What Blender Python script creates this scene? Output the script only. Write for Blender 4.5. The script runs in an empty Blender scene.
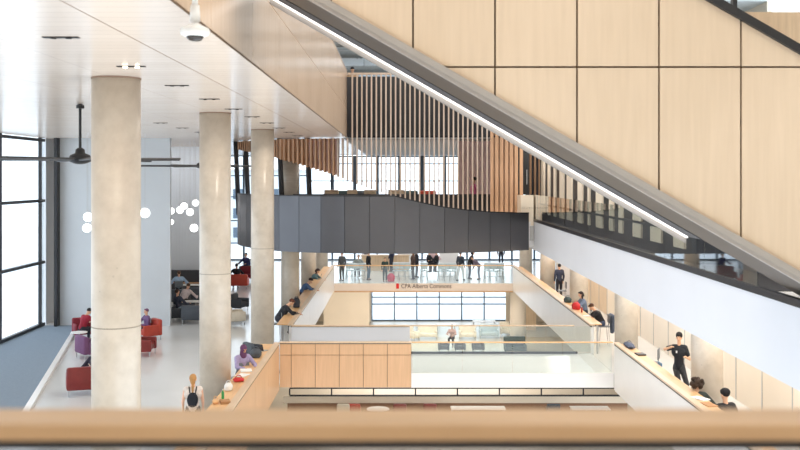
import bpy, bmesh, math, random
from mathutils import Vector, Matrix
random.seed(7)
F = 990.0; U0 = 397.0; V0 = 177.0          # focal length in pixels, vanishing point
scene = bpy.context.scene
COL = scene.collection
PI = math.pi
def X_at(u, y): return (u - U0) * y / F
def Z_at(v, y): return (V0 - v) * y / F
def Y_at(v, z): return -z * F / (v - V0)
# ------------------------------------------------------------------ materials
def new_mat(name):
    m = bpy.data.materials.new(name); m.use_nodes = True
    nt = m.node_tree
    return m, nt, nt.nodes['Principled BSDF']
def lin(c):
    return tuple(((x/255.0)/12.92 if x/255.0 <= .04045 else ((x/255.0+.055)/1.055)**2.4) for x in c)
def plain(name, rgb, rough=.5, metal=0, noise=.06, scale=6.0, spec=.5, coat=0):
    m, nt, b = new_mat(name)
    c = lin(rgb)
    b.inputs['Roughness'].default_value = rough
    b.inputs['Metallic'].default_value = metal
    b.inputs['Specular IOR Level'].default_value = spec
    b.inputs['Coat Weight'].default_value = coat
    tc = nt.nodes.new('ShaderNodeTexCoord'); n = nt.nodes.new('ShaderNodeTexNoise')
    n.inputs['Scale'].default_value = scale; n.inputs['Detail'].default_value = 3
    r = nt.nodes.new('ShaderNodeValToRGB')
    r.color_ramp.elements[0].position = .3; r.color_ramp.elements[1].position = .7
    r.color_ramp.elements[0].color = tuple(x*(1-noise) for x in c)+(1,)
    r.color_ramp.elements[1].color = tuple(min(1, x*(1+noise)) for x in c)+(1,)
    nt.links.new(tc.outputs['Object'], n.inputs['Vector'])
    nt.links.new(n.outputs['Fac'], r.inputs['Fac'])
    nt.links.new(r.outputs['Color'], b.inputs['Base Color'])
    return m
def wood(name, rgb, rough=.4, grain=(9, 9, .6), amount=.12, big=.06, spec=.4):
    """grain: stretch of the noise along each axis; the lowest number is the direction of the grain"""
    m, nt, b = new_mat(name); c = lin(rgb)
    b.inputs['Roughness'].default_value = rough
    b.inputs['Specular IOR Level'].default_value = spec
    tc = nt.nodes.new('ShaderNodeTexCoord'); mp = nt.nodes.new('ShaderNodeMapping')
    mp.inputs['Scale'].default_value = grain
    n = nt.nodes.new('ShaderNodeTexNoise'); n.inputs['Scale'].default_value = 2.0; n.inputs['Detail'].default_value = 5
    n2 = nt.nodes.new('ShaderNodeTexNoise'); n2.inputs['Scale'].default_value = .45; n2.inputs['Detail'].default_value = 1
    r = nt.nodes.new('ShaderNodeValToRGB')
    r.color_ramp.elements[0].position = .3; r.color_ramp.elements[1].position = .7
    r.color_ramp.elements[0].color = (c[0]*(1-amount), c[1]*(1-amount*1.2), c[2]*(1-amount*1.5), 1)
    r.color_ramp.elements[1].color = (min(1, c[0]*(1+amount*.6)), min(1, c[1]*(1+amount*.6)), min(1, c[2]*(1+amount*.6)), 1)
    mx = nt.nodes.new('ShaderNodeMixRGB'); mx.blend_type = 'MULTIPLY'; mx.inputs['Fac'].default_value = 1
    r2 = nt.nodes.new('ShaderNodeValToRGB')
    r2.color_ramp.elements[0].position = .35; r2.color_ramp.elements[1].position = .65
    r2.color_ramp.elements[0].color = (1-big, 1-big*1.1, 1-big*1.3, 1); r2.color_ramp.elements[1].color = (1, 1, 1, 1)
    L = nt.links.new
    L(tc.outputs['Object'], mp.inputs['Vector']); L(mp.outputs['Vector'], n.inputs['Vector'])
    L(tc.outputs['Object'], n2.inputs['Vector'])
    L(n.outputs['Fac'], r.inputs['Fac']); L(n2.outputs['Fac'], r2.inputs['Fac'])
    L(r.outputs['Color'], mx.inputs['Color1']); L(r2.outputs['Color'], mx.inputs['Color2'])
    L(mx.outputs['Color'], b.inputs['Base Color'])
    return m
def glass(name, tint=(.93, .965, .955), gloss=1.0, rough=.02):
    m = bpy.data.materials.new(name); m.use_nodes = True; nt = m.node_tree; nt.nodes.clear()
    o = nt.nodes.new('ShaderNodeOutputMaterial'); mx = nt.nodes.new('ShaderNodeMixShader')
    t = nt.nodes.new('ShaderNodeBsdfTransparent'); t.inputs['Color'].default_value = tint+(1,)
    g = nt.nodes.new('ShaderNodeBsdfGlossy'); g.inputs['Roughness'].default_value = rough
    g.inputs['Color'].default_value = (gloss, gloss, gloss, 1)
    f = nt.nodes.new('ShaderNodeFresnel'); f.inputs['IOR'].default_value = 1.5
    L = nt.links.new
    ge = nt.nodes.new('ShaderNodeNewGeometry'); iv = nt.nodes.new('ShaderNodeMath'); iv.operation = 'SUBTRACT'; iv.inputs[0].default_value = 1.0
    mu = nt.nodes.new('ShaderNodeMath'); mu.operation = 'MULTIPLY'; mu2 = nt.nodes.new('ShaderNodeMath'); mu2.operation = 'MULTIPLY'; mu2.inputs[1].default_value = 1.5; mu2.use_clamp = True
    L(ge.outputs['Backfacing'], iv.inputs[1]); L(f.outputs['Fac'], mu.inputs[0]); L(iv.outputs[0], mu.inputs[1]); L(mu.outputs[0], mu2.inputs[0])
    L(mu2.outputs[0], mx.inputs['Fac']); L(t.outputs['BSDF'], mx.inputs[1]); L(g.outputs['BSDF'], mx.inputs[2])
    L(mx.outputs['Shader'], o.inputs['Surface'])
    return m
def emit(name, rgb, s):
    m, nt, b = new_mat(name)
    b.inputs['Base Color'].default_value = lin(rgb)+(1,)
    b.inputs['Emission Color'].default_value = lin(rgb)+(1,)
    b.inputs['Emission Strength'].default_value = s
    return m
def ceiling_mat():
    m, nt, b = new_mat('white_ceiling_panels')
    b.inputs['Roughness'].default_value = .2; b.inputs['Specular IOR Level'].default_value = .6
    tc = nt.nodes.new('ShaderNodeTexCoord'); mp = nt.nodes.new('ShaderNodeMapping')
    br = nt.nodes.new('ShaderNodeTexBrick')
    br.offset = 0
    br.inputs['Scale'].default_value = 1; br.inputs['Brick Width'].default_value = 1.6; br.inputs['Row Height'].default_value = .31
    br.inputs['Mortar Size'].default_value = .006; br.inputs['Mortar Smooth'].default_value = .3
    br.inputs['Color1'].default_value = lin((240, 225, 211))+(1,); br.inputs['Color2'].default_value = lin((235, 219, 205))+(1,)
    br.inputs['Mortar'].default_value = lin((196, 180, 168))+(1,)
    mp.inputs['Location'].default_value = (1.54, 0, 0)
    nt.links.new(tc.outputs['Object'], mp.inputs['Vector']); nt.links.new(mp.outputs['Vector'], br.inputs['Vector'])
    nt.links.new(br.outputs['Color'], b.inputs['Base Color'])
    return m
def concrete_mat():
    m, nt, b = new_mat('cast_concrete')
    b.inputs['Roughness'].default_value = .3; b.inputs['Specular IOR Level'].default_value = .65
    tc = nt.nodes.new('ShaderNodeTexCoord')
    n = nt.nodes.new('ShaderNodeTexNoise'); n.inputs['Scale'].default_value = 1.7; n.inputs['Detail'].default_value = 8; n.inputs['Roughness'].default_value = .62
    r = nt.nodes.new('ShaderNodeValToRGB')
    r.color_ramp.elements[0].position = .32; r.color_ramp.elements[0].color = lin((196, 184, 168))+(1,)
    r.color_ramp.elements[1].position = .62; r.color_ramp.elements[1].color = lin((216, 205, 190))+(1,)
    v = nt.nodes.new('ShaderNodeTexVoronoi'); v.inputs['Scale'].default_value = 3.2
    r2 = nt.nodes.new('ShaderNodeValToRGB')
    r2.color_ramp.elements[0].position = .045; r2.color_ramp.elements[0].color = (.55, .53, .5, 1)
    r2.color_ramp.elements[1].position = .07; r2.color_ramp.elements[1].color = (1, 1, 1, 1)
    mx = nt.nodes.new('ShaderNodeMixRGB'); mx.blend_type = 'MULTIPLY'; mx.inputs['Fac'].default_value = .35
    L = nt.links.new
    L(tc.outputs['Object'], n.inputs['Vector']); L(tc.outputs['Object'], v.inputs['Vector'])
    L(n.outputs['Fac'], r.inputs['Fac']); L(v.outputs['Distance'], r2.inputs['Fac'])
    L(r.outputs['Color'], mx.inputs['Color1']); L(r2.outputs['Color'], mx.inputs['Color2'])
    L(mx.outputs['Color'], b.inputs['Base Color'])
    return m
M = dict(
    concrete=concrete_mat(), ceiling=ceiling_mat(),
    joint=plain('concrete_joint', (166, 156, 142), .8),
    floor=plain('polished_pale_floor', (226, 227, 226), .16, noise=.05, scale=.35, spec=.5),
    lowfloor=plain('pale_lower_floor', (212, 202, 186), .25, noise=.05, scale=.4),
    carpet=plain('blue_grey_carpet', (128, 142, 156), .9, noise=.1, scale=30),
    white=plain('white_paint', (236, 236, 237), .55, noise=.015, scale=1),
    whitegloss=plain('white_glossy_panel', (240, 237, 234), .3, noise=.02, scale=1),
    offwhite=plain('grey_white_wall', (208, 213, 218), .6, noise=.02, scale=1),
    coolwhite=plain('cool_white_slab_edge', (222, 226, 234), .5, noise=.015, scale=.8),
    cream=plain('cream_wall', (240, 226, 206), .5, noise=.03, scale=.7),
    tan=wood('tan_wall_panel', (226, 202, 172), .45, (5, 5, .5)),
    wallwood=wood('pale_maple_panel', (212, 192, 168), .38, (7, 7, .45), .05, .07),
    fascia=wood('glossy_maple_fascia', (224, 198, 172), .2, (4, 4, .35), .05, .06, .6),
    bridgewood=wood('warm_maple_panel', (222, 180, 140), .38, (8, 8, .5), .07, .08),
    desk=wood('orange_oak_desktop', (238, 194, 144), .35, (8, .8, 8), .08, .06),
    cap=wood('pale_oak_cap', (226, 200, 172), .35, (8, .8, 8), .06, .05),
    railcap=wood('near_oak_handrail', (200, 165, 127), .4, (.8, 6, 6), .10, .12),
    slat=wood('slatted_oak', (206, 166, 134), .5, (9, 9, .6), .15, .1),
    slatpale=wood('pale_slatted_oak', (208, 190, 176), .5, (9, 9, .6), .1, .1),
    seam=plain('dark_seam', (96, 74, 54), .7),
    reveal=plain('dark_reveal', (70, 66, 64), .6),
    drum=plain('blue_grey_metal_panel', (98, 98, 102), .34, .7, .06, .8),
    dark=plain('dark_metal', (44, 44, 48), .4, .3),
    bulk=plain('charcoal_bulkhead', (58, 58, 62), .6),
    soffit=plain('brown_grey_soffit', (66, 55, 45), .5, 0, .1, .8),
    trim=plain('light_grey_trim', (186, 184, 182), .4, .2, .03),
    beam=plain('pale_beam_panel', (240, 226, 214), .45, noise=.03, scale=1),
    brownwall=plain('brown_recess', (150, 112, 86), .6),
    softseam=plain('soft_brown_seam', (150, 126, 108), .7),
    palecream=plain('pale_cream_wall', (240, 230, 216), .5, noise=.03, scale=.7),
    greyceil=plain('mid_grey_ceiling', (150, 146, 140), .6), guardgrey=plain('slate_grey_guard', (74, 79, 86), .35),
    edgetrim=plain('grey_edge_trim', (158, 152, 146), .45, .2, .03), pinkwall=plain('dusty_pink_wall', (216, 182, 174), .6),
    mull=plain('blue_grey_mullion', (88, 102, 116), .4, .3),
    black=plain('black_trim', (26, 28, 32), .4),
    led=emit('white_led_strip', (255, 250, 246), 2.6),
    lamp=emit('warm_lamp', (255, 236, 205), 12),
    globe=emit('opal_glass_globe', (255, 255, 255), 2.2),
    glass=glass('clear_guard_glass'), window=glass('window_glass', (.97, .985, .99), .6),
    frost=plain('frosted_side', (190, 205, 212), .3),
    slate=plain('slate_blue_wall', (66, 78, 98), .3, noise=.1, scale=1.2),
    steel=plain('brushed_steel', (190, 192, 195), .3, .8),
    redleather=plain('red_leather', (128, 40, 38), .38, noise=.08),
    crimson=plain('crimson_fabric', (128, 30, 46), .7),
    orange=plain('orange_red_leather', (184, 66, 48), .45),
    purple=plain('purple_fabric', (112, 72, 108), .8),
    dkgrey=plain('charcoal_upholstery', (74, 80, 88), .7),
    greychair=plain('grey_plastic', (120, 126, 132), .5),
    teal=plain('dark_teal_upholstery', (66, 84, 86), .7),
    ltchair=plain('cream_upholstery', (226, 216, 198), .7),
    tabletop=plain('white_laminate', (242, 242, 240), .25),
    red=plain('red_fabric', (206, 44, 50), .6), signred=plain('red_sign_mark', (226, 40, 40), .5),
    signgrey=plain('grey_lettering', (120, 104, 98), .5),
    paper=plain('white_paper', (244, 244, 242), .7), green=plain('green_plastic', (60, 160, 90), .4),
    blueplastic=plain('blue_plastic', (90, 140, 180), .4), screen=plain('laptop_screen', (40, 46, 56), .2),
    silver=plain('silver_laptop', (190, 194, 200), .35, .6), brown=plain('brown_paper', (186, 140, 96), .7),
    snow=plain('pale_outdoor_ground', (225, 230, 236), .9), bluebld=plain('pale_blue_facade', (176, 202, 218), .5),
    bluebld2=plain('pale_grey_facade', (206, 212, 218), .6), duct=plain('galvanised_duct', (150, 158, 162), .4, .5),
    upceil=plain('grey_upper_ceiling', (206, 212, 214), .6), blade=plain('charcoal_blade', (62, 62, 64), .45),
    pole=plain('white_pole', (232, 232, 230), .4), tint=plain('lens_dark', (52, 46, 42), .15),
)
_cm = {}
def cloth(rgb):
    if rgb not in _cm: _cm[rgb] = plain('fabric_%d_%d_%d' % rgb, rgb, .8, noise=.12, scale=14)
    return _cm[rgb]
def skinm(rgb):
    k = ('s',)+rgb
    if k not in _cm: _cm[k] = plain('skin_%d' % rgb[0], rgb, .5, noise=.04, scale=10)
    return _cm[k]
# ------------------------------------------------------------------ mesh helpers
def box(bm, x0, x1, y0, y1, z0, z1, r=0.0, seg=2):
    g = bmesh.ops.create_cube(bm, size=1.0)
    vs = g['verts']
    bmesh.ops.scale(bm, vec=(abs(x1-x0), abs(y1-y0), abs(z1-z0)), verts=vs)
    bmesh.ops.translate(bm, vec=((x0+x1)/2, (y0+y1)/2, (z0+z1)/2), verts=vs)
    if r > 0:
        es = list({e for v in vs for e in v.link_edges})
        bmesh.ops.bevel(bm, geom=es, offset=min(r, .45*min(abs(x1-x0), abs(y1-y0), abs(z1-z0))), segments=seg, affect='EDGES', profile=.5)
def tube(bm, a, b, r0, r1=None, n=12, cap=True):
    a = Vector(a); b = Vector(b); r1 = r0 if r1 is None else r1
    d = b-a
    if d.length < 1e-6: return
    q = d.to_track_quat('Z', 'Y').to_matrix().to_4x4()
    bmesh.ops.create_cone(bm, cap_ends=cap, segments=n, radius1=r0, radius2=r1, depth=d.length,
                          matrix=Matrix.Translation((a+b)/2) @ q)
def ball(bm, c, rx, ry=None, rz=None, n=14, rot=None):
    ry = rx if ry is None else ry; rz = rx if rz is None else rz
    m = Matrix.Translation(c) @ (rot if rot else Matrix()) @ Matrix.Diagonal((rx, ry, rz, 1))
    bmesh.ops.create_uvsphere(bm, u_segments=n, v_segments=max(6, n*2//3), radius=1, matrix=m)
def lathe(bm, prof, c=(0, 0, 0), n=24):
    rings = []
    for (r, z) in prof:
        rings.append([bm.verts.new((c[0]+r*math.cos(2*PI*i/n), c[1]+r*math.sin(2*PI*i/n), c[2]+z)) for i in range(n)])
    for a, b in zip(rings, rings[1:]):
        for i in range(n): bm.faces.new((a[i], a[(i+1) % n], b[(i+1) % n], b[i]))
    bm.faces.new(rings[0][::-1]); bm.faces.new(rings[-1])
def prism(bm, pts, axis, a0, a1):
    """closed outline pts (2D) extruded along an axis ('x','y','z')"""
    def co(p, a):
        return {'x': (a, p[0], p[1]), 'y': (p[0], a, p[1]), 'z': (p[0], p[1], a)}[axis]
    A = [bm.verts.new(co(p, a0)) for p in pts]; B = [bm.verts.new(co(p, a1)) for p in pts]
    n = len(pts)
    bm.faces.new(A); bm.faces.new(B[::-1])
    for i in range(n): bm.faces.new((A[i], B[i], B[(i+1) % n], A[(i+1) % n]))
def strip(bm, path, z0, z1, t):
    """wall standing on a plan polyline, thickness t towards +y"""
    for (a, b) in zip(path, path[1:]):
        a = Vector(a); b = Vector(b); d = (b-a).normalized(); nrm = Vector((-d.y, d.x))*t
        pts = [a, b, b+nrm, a+nrm]
        prism(bm, [(p.x, p.y) for p in pts], 'z', z0, z1)
def obj(name, bm, mat, parent=None, smooth=False, loc=None):
    bmesh.ops.recalc_face_normals(bm, faces=bm.faces[:])
    me = bpy.data.meshes.new(name); bm.to_mesh(me); bm.free()
    me.materials.append(M[mat] if isinstance(mat, str) else mat)
    if smooth:
        for p in me.polygons: p.use_smooth = True
    o = bpy.data.objects.new(name, me); COL.objects.link(o)
    if parent: o.parent = parent
    if loc: o.location = loc
    return o
def tag(o, label, cat, group=None):
    o['label'] = label; o['category'] = cat
    if group: o['group'] = group
    return o
def thing(name, label, cat, loc=(0, 0, 0), rz=0, group=None):
    o = bpy.data.objects.new(name, None); COL.objects.link(o)
    o.location = loc; o.rotation_euler = (0, 0, rz); o.empty_display_size = .1
    return tag(o, label, cat, group)
def struct(name, bm, mat, parent=None):
    o = obj(name, bm, mat, parent)
    if parent is None: o['kind'] = 'structure'
    return o
def bx(*a, **k):
    bm = bmesh.new(); box(bm, *a, **k); return bm
def many(boxes, r=0):
    bm = bmesh.new()
    for b in boxes: box(bm, *b, r=r)
    return bm
def copy_tree(o, parent=None):
    c = o.copy(); COL.objects.link(c); c.parent = parent
    for ch in [x for x in SRC[o.name]]: copy_tree(ch, c)
    return c
SRC = {}
def register(o):
    SRC[o.name] = list(o.children)
    for c in o.children: register(c)
# heights of the building
CE = 1.65        # white ceiling on the left
F1 = -6.30       # study floor
F2 = -1.77       # floor the camera stands on
F3 = 3.05
F0 = -10.9       # lower level
XL, XR = -3.70, 6.83       # faces of the atrium
RT = -5.20       # top of the balustrades of the study floor
# ================================================================== THE SETTING
struct('floor', many([(-15, XL-.12, 8, 75, F1-.45, F1)]), 'floor')
struct('floor', many([(XR+.12, 9.6, 12, 54, F1-.45, F1), (XR+.12, 16, 54, 75, F1-.45, F1)]), 'floor')
struct('floor', many([(XL-.12, XR+.12, 58.5, 75, F1-.45, F1)]), 'floor')
struct('floor', many([(-14, 16, 24, 75, F0-.4, F0)]), 'lowfloor')
struct('floor', many([(-5, 8, -2.5, 2.16, F2-.3, F2)]), 'floor')                  # where the camera stands
struct('floor', many([(XR-1.38+.14, 9.6, 12.0, 42, F2-1.12, F2)]), 'white')       # right gallery
fl2 = [(-6.6, 42.1), (-4.5, 38.6), (-2.1, 37.55), (.1, 37.35), (2.4, 37.85), (5.3, 39.3), (9.6, 42.02), (16, 42.02), (16, 75), (-6.6, 75)]
bm = bmesh.new(); prism(bm, fl2, 'z', F2-1.0, F2); struct('floor', bm, 'white')
struct('floor', many([(-2.0, 16, 42.75, 75, CE+.02, F3)]), 'upceil')
struct('floor', many([(-15, -2.25, 8, 42.2, CE+.06, F3)]), 'upceil')
struct('ceiling', many([(-15, -2.235, 8, 41.75, CE, CE+.05), (-15, -2.25, 41.75, 54, CE, CE+.05)]), 'ceiling')
struct('ceiling', many([(-15, -2.25, 54.01, 75, CE, CE+.05)]), 'ceiling')
struct('ceiling', many([(-2.24, 16, 42.3, 75, CE-.04, CE)]), 'greyceil')
struct('ceiling', many([(-15, 16, 42.8, 75, 7.6, 7.8)]), 'upceil')
struct('ceiling', many([(-15, 16, -3, 42.79, 7.9, 8.1)]), 'white')
struct('wall_back', many([(-15, 16, -3.2, -3, F0, 7.9)]), 'cream')
struct('wall_right', many([(16, 16.2, -3, 24, F0, 7.9), (9.8, 16, 23.9, 24, F0, CE+.1)]), 'cream')
struct('wall_left', many([(-15.2, -15, -3, 8, F0, 7.9), (-15.2, -15, 8, 42.3, CE+.05, 7.9), (-15.2, -15, 8, 24, F0, F1-.45)]), 'white')
# ceiling seam running into the depth
struct('trim_1', many([(-3.148, -3.14, 8, 41.7, CE-.003, CE+.01)]), 'softseam')
# walls
struct('wall_left', many([(-14.4, -9.62, 42.0, 42.2, F1, CE)]), 'offwhite')
bm = bmesh.new()                                                    # ribbed white drapery wall behind
n = 120; x0, x1 = -14.2, -9.15
front = [(x0+(x1-x0)*i/n, 54.0+.006*math.cos(i*PI)) for i in range(n+1)]
prism(bm, front+[(x1, 54.25), (x0, 54.25)], 'z', F1, CE); struct('wall_back', bm, 'offwhite')
struct('wall_right', many([(9.6, 9.8, 12, 31, F1, F2-1.12), (9.6, 9.8, 39, 45.2, F1, F2-1.12)]), 'cream')
struct('wall_right', many([(9.6, 9.8, 31, 39, F1, F2-1.12)]), 'palecream')
struct('wall_right', many([(9.6, 9.8, 45.2, 54, F1, F2-1.12)]), 'tan')
struct('wall_right', many([(9.585, 9.6, y, y+.04, F1, F2-1.12) for y in (14, 16, 18, 20, 22, 24, 26, 28, 30, 31.4, 33, 35, 37, 39, 41, 43, 45.2, 47, 49, 51, 53)]), 'trim')
struct('wall_right', many([(8.55, 9.6, 53.0, 53.2, F1, -4.4)]), 'white')
struct('wall_back', many([(-14, -1.95, 74.6, 74.8, F0, F1-.45), (8.2, 16, 74.6, 74.8, F0, F1-.45)]), 'cream')
struct('wall_back', many([(-5.2, -1.95, 70, 70.2, F0, F1-.45)]), 'cream')
struct('wall_left', many([(-14.2, -14, 24, 75, F0, F1-.45)]), 'cream')
struct('wall_right', many([(16, 16.2, 42.8, 75, F0, 7.6)]), 'cream')
struct('wall_left', many([(-15.2, -15, 42.3, 75, F1, 7.6)]), 'offwhite')
# upper right wall behind the stair
struct('wall_back', many([(5.6, 14, 24.0, 24.2, CE+.1, 4.0), (5.6, 14, 24.0, 24.2, 5.8, 7.6)]), 'tan')
# room beside the right gallery : dark slate wall, then cream and dark louvre wall
struct('wall_right', many([(6.6, 6.8, 15.3, 19.9, F2, CE)]), 'slate')
struct('wall_right', many([(6.02, 6.2, 19.9, 41.7, F2, CE), (6.2, 6.8, 19.9, 20.0, F2, CE)]), 'black')
struct('floor', many([(5.6, 6.6, 15.3, 41.7, F2, F2+.012)]), 'bulk')
cm = bmesh.new(); y = 20.6; k = 0
while y < 41.4:
    w = [.8, .95, .85, .45, .5, .9, .3][k % 7]; box(cm, 5.97, 6.019, y, y+w, F2+.27, CE)
    y += w+[1.0, .9, 1.15, .7, .95][k % 5]; k += 1
struct('wall_right', cm, 'cream')
struct('wall_right', many([(5.95, 6.02, 20.4, 41.5, F2+.62, F2+.68)]), 'black')
# facade at the back, one window per floor
def facade(idx, x0, x1, z0, z1, per, trans, y=75.0, w=.14):
    g = bmesh.new(); box(g, x0, x1, y+.02, y+.05, z0, z1)
    o = struct('window_%d' % idx, g, 'window')
    f = bmesh.new()
    x = x0
    while x <= x1+.01:
        box(f, x-w/2, x+w/2, y-.12, y+.1, z0, z1); x += per
    for z in trans: box(f, x0, x1, y-.1, y+.08, z-.04, z+.04)
    for z in (z0+.04, z1-.06): box(f, x0, x1, y-.11, y+.09, z-.05, z+.05)
    obj('window_frame', f, 'mull', o)
facade(1, -1.9, 8.25, F0, F1-.45, 1.7, (-9.1, -9.62), w=.09)
facade(2, -6.6, 16, F1, F2-1.0, 1.7, (-5.0, -3.9))
facade(3, -6.6, 16, F2, CE-.04, 1.7, (-.3, 1.0), w=.26)
facade(4, -15, -6.7, F1, CE, 1.7, (-5.0, -3.3, -1.5, .1))
facade(5, -15, 16, F3, 7.6, 3.4, (5.2,))
# glazed left wall
g = bmesh.new(); box(g, -15.03, -15.0, 8, 42, F1, CE); o = struct('window_6', g, 'window')
f = bmesh.new()
for i in range(9): box(f, -15.06, -14.94, 8+4.2*i-.05, 8+4.2*i+.05, F1, CE)
for z in (F1+.08, -3.6, -1.0, CE-.1): box(f, -15.07, -14.92, 8, 42, z-.06, z+.06)
obj('window_frame', f, 'dark', o)
g = bmesh.new(); box(g, 5.6, 14, 24.08, 24.11, 4.0, 5.8); o = struct('window_7', g, 'window')
obj('window_frame', many([(x-.05, x+.05, 24.0, 24.2, 4.0, 5.8) for x in (6.4, 8.2, 10, 11.8, 13.6)]), 'black', o)
struct('trim_2', many([(-14.42, -14.3, 41.6, 42.3, F1, CE)]), 'dark')
# carpet strip with pale kerb by the left wall
bm = bmesh.new(); prism(bm, [(-15, 30), (-10.3, 30), (-14.0, 43.4), (-15, 41.9)], 'z', F1, F1+.012)
bm.free()
bm = bmesh.new(); prism(bm, [(-14.98, 26), (-9.9, 26), (-13.6, 41.95), (-14.98, 41.95)], 'z', F1+.001, F1+.015)
tag(obj('carpet', bm, 'carpet'), 'blue grey carpet strip beside the glazed left wall', 'carpet')
bm = bmesh.new(); prism(bm, [(-9.88, 26), (-9.7, 26), (-13.42, 41.95), (-13.58, 41.95)], 'z', F1+.001, F1+.1)
struct('trim_3', bm, 'whitegloss')
# ------------------------------------------------------------------ columns
def column(x, y, z1, label, group=None):
    t = thing('concrete_column', label, 'column', (x, y, F1), 0)
    bm = bmesh.new(); tube(bm, (0, 0, 0), (0, 0, z1-F1-.03), .4, n=48)
    o = obj('shaft', bm, 'concrete', t, True)
    for p in o.data.polygons: p.use_smooth = abs(p.normal.z) < .5
    if -2.47 < z1-.3:
        bm = bmesh.new(); tube(bm, (0, 0, -2.485-F1), (0, 0, -2.465-F1), .4015, n=48); obj('pour_joint', bm, 'joint', t, True)
    bm = bmesh.new(); tube(bm, (0, 0, z1-F1-.03), (0, 0, z1-F1), .405, n=48); obj('ceiling_collar', bm, 'softseam', t, True)
    return t
ords = ['largest round concrete column, nearest on the left', 'second round concrete column from the left, between the two walkers\' floors',
        'third round concrete column, in front of the dark curved balcony', 'round concrete column behind the end of the curved balcony',
        'round concrete column behind the leaning readers at the left desk', 'farthest left round concrete column near the glass rail']
ords[1] = 'second round concrete column from the left, behind the blonde walker'
for k in range(6):
    y = 16.5+8.98*k
    column(-4.68, y, CE if k < 3 else (F2-1.0 if k > 3 else F2-1.0), ords[k])
column(-4.68, 16.5+8.98*3, CE, 'upper length of round concrete column behind the oak slat screen').location.z = F2
bpy.data.objects[[o.name for o in COL.objects if o.name.startswith('concrete_column')][-1]].scale.z = (CE-.04-F2)/(CE-F1)
ordr = ['round concrete column nearest on the right, beside the standing man in black', 'round concrete column on the right behind the readers leaning at the desk',
        'round concrete column on the right beyond the desk with the red bag', 'round concrete column on the right near the person in black', 'farthest right round concrete column beside the far glass rail']
for k in range(1, 6):
    column(7.98, 16.5+8.98*k, F2-1.12 if k < 3 else F2-1.0, ordr[k-1])
# ------------------------------------------------------------------ left wood fascia / ceiling edge
t = thing('wood_fascia', 'long glossy maple fascia above the edge of the white ceiling', 'fascia', (-2.1, 8, CE))
yy = [0, 3.2, 6.4, 9.6, 12.8, 16, 19.2, 22.4, 25.6, 28.8, 33.6]
obj('panel', many([(-.12, 0, a+.006, b-.006, 0, 1.205) for a, b in zip(yy, yy[1:])]+[(-.12, 0, a+.006, b-.006, 1.225, 2.80) for a, b in zip(yy, yy[1:])]), 'fascia', t)
obj('backing', many([(-.13, -.012, 0, 33.6, 0.002, 2.78)]), 'cap', t)
obj('lower_return', many([(-.134, -.006, 0, 33.62, -.004, .0)]), 'ceiling', t)
obj('lower_trim', many([(-.006, .006, 0, 33.62, -.012, .012)]), 'seam', t)
obj('end_trim', many([(-.13, .0, 33.6, 33.65, 0, 2.8)]), 'seam', t)
obj('top_cap', many([(-.15, .02, 0, 33.6, 2.80, 2.83)]), 'trim', t)
# slot fittings in the ceiling
def slot(x, y, lit, label):
    t = thing('ceiling_fitting', label, 'ceiling fitting', (x, y, CE), 0, 'slot fittings in the white ceiling')
    obj('housing', many([(-.21, .21, -.05, .05, -.012, 0)]), 'black', t)
    for s in (-.09, .09):
        bm = bmesh.new(); tube(bm, (s, 0, -.022), (s, 0, -.012), .035, n=14); obj('lamp_lens', bm, 'lamp' if lit else 'tint', t)
for k in range(10):
    slot(-3.96, 11.67+3.08*k, k == 1, ('black slot fitting with lit lamps, above the nearest column' if k == 1 else 'unlit black slot fitting set in the white ceiling along the wood fascia'))
    if k > 5: slot(-7.2, 11.67+3.08*k, False, 'unlit black slot fitting in the far left row of the ceiling')
# ceiling fans
def fan(x, y, rz, label):
    t = thing('ceiling_fan', label, 'ceiling fan', (x, y, CE), rz, None)
    zh = .40-CE
    bm = bmesh.new(); tube(bm, (0, 0, zh+.1), (0, 0, 0), .032); lathe(bm, [(.09, -.10), (.09, -.03), (.04, 0)]); obj('down_rod', bm, 'black', t)
    bm = bmesh.new(); lathe(bm, [(.05, .26), (.1, .22), (.11, .14), (.21, .1), (.24, .05), (.24, -.05), (.12, -.1), (.05, -.11)], (0, 0, zh)); obj('motor_hub', bm, 'black', t, True)
    for i in range(6):
        a = 2*PI*i/6
        bm = bmesh.new(); box(bm, .2, 2.25, -.09, .09, -.02, .02, r=.015)
        bmesh.ops.rotate(bm, cent=(0, 0, 0), matrix=Matrix.Rotation(R15, 3, 'X'), verts=bm.verts[:])
        bmesh.ops.rotate(bm, cent=(0, 0, 0), matrix=Matrix.Rotation(a, 3, 'Z'), verts=bm.verts[:])
        bmesh.ops.translate(bm, vec=(0, 0, zh), verts=bm.verts[:])
        obj('blade', bm, 'blade', t)
R15 = math.radians(12)
fan(-7.17, 22.4, .03, 'large black ceiling fan with its hub left of the nearest column')
fan(-7.05, 36.0, .2, 'large black ceiling fan whose hub hides behind the second column')
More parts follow.
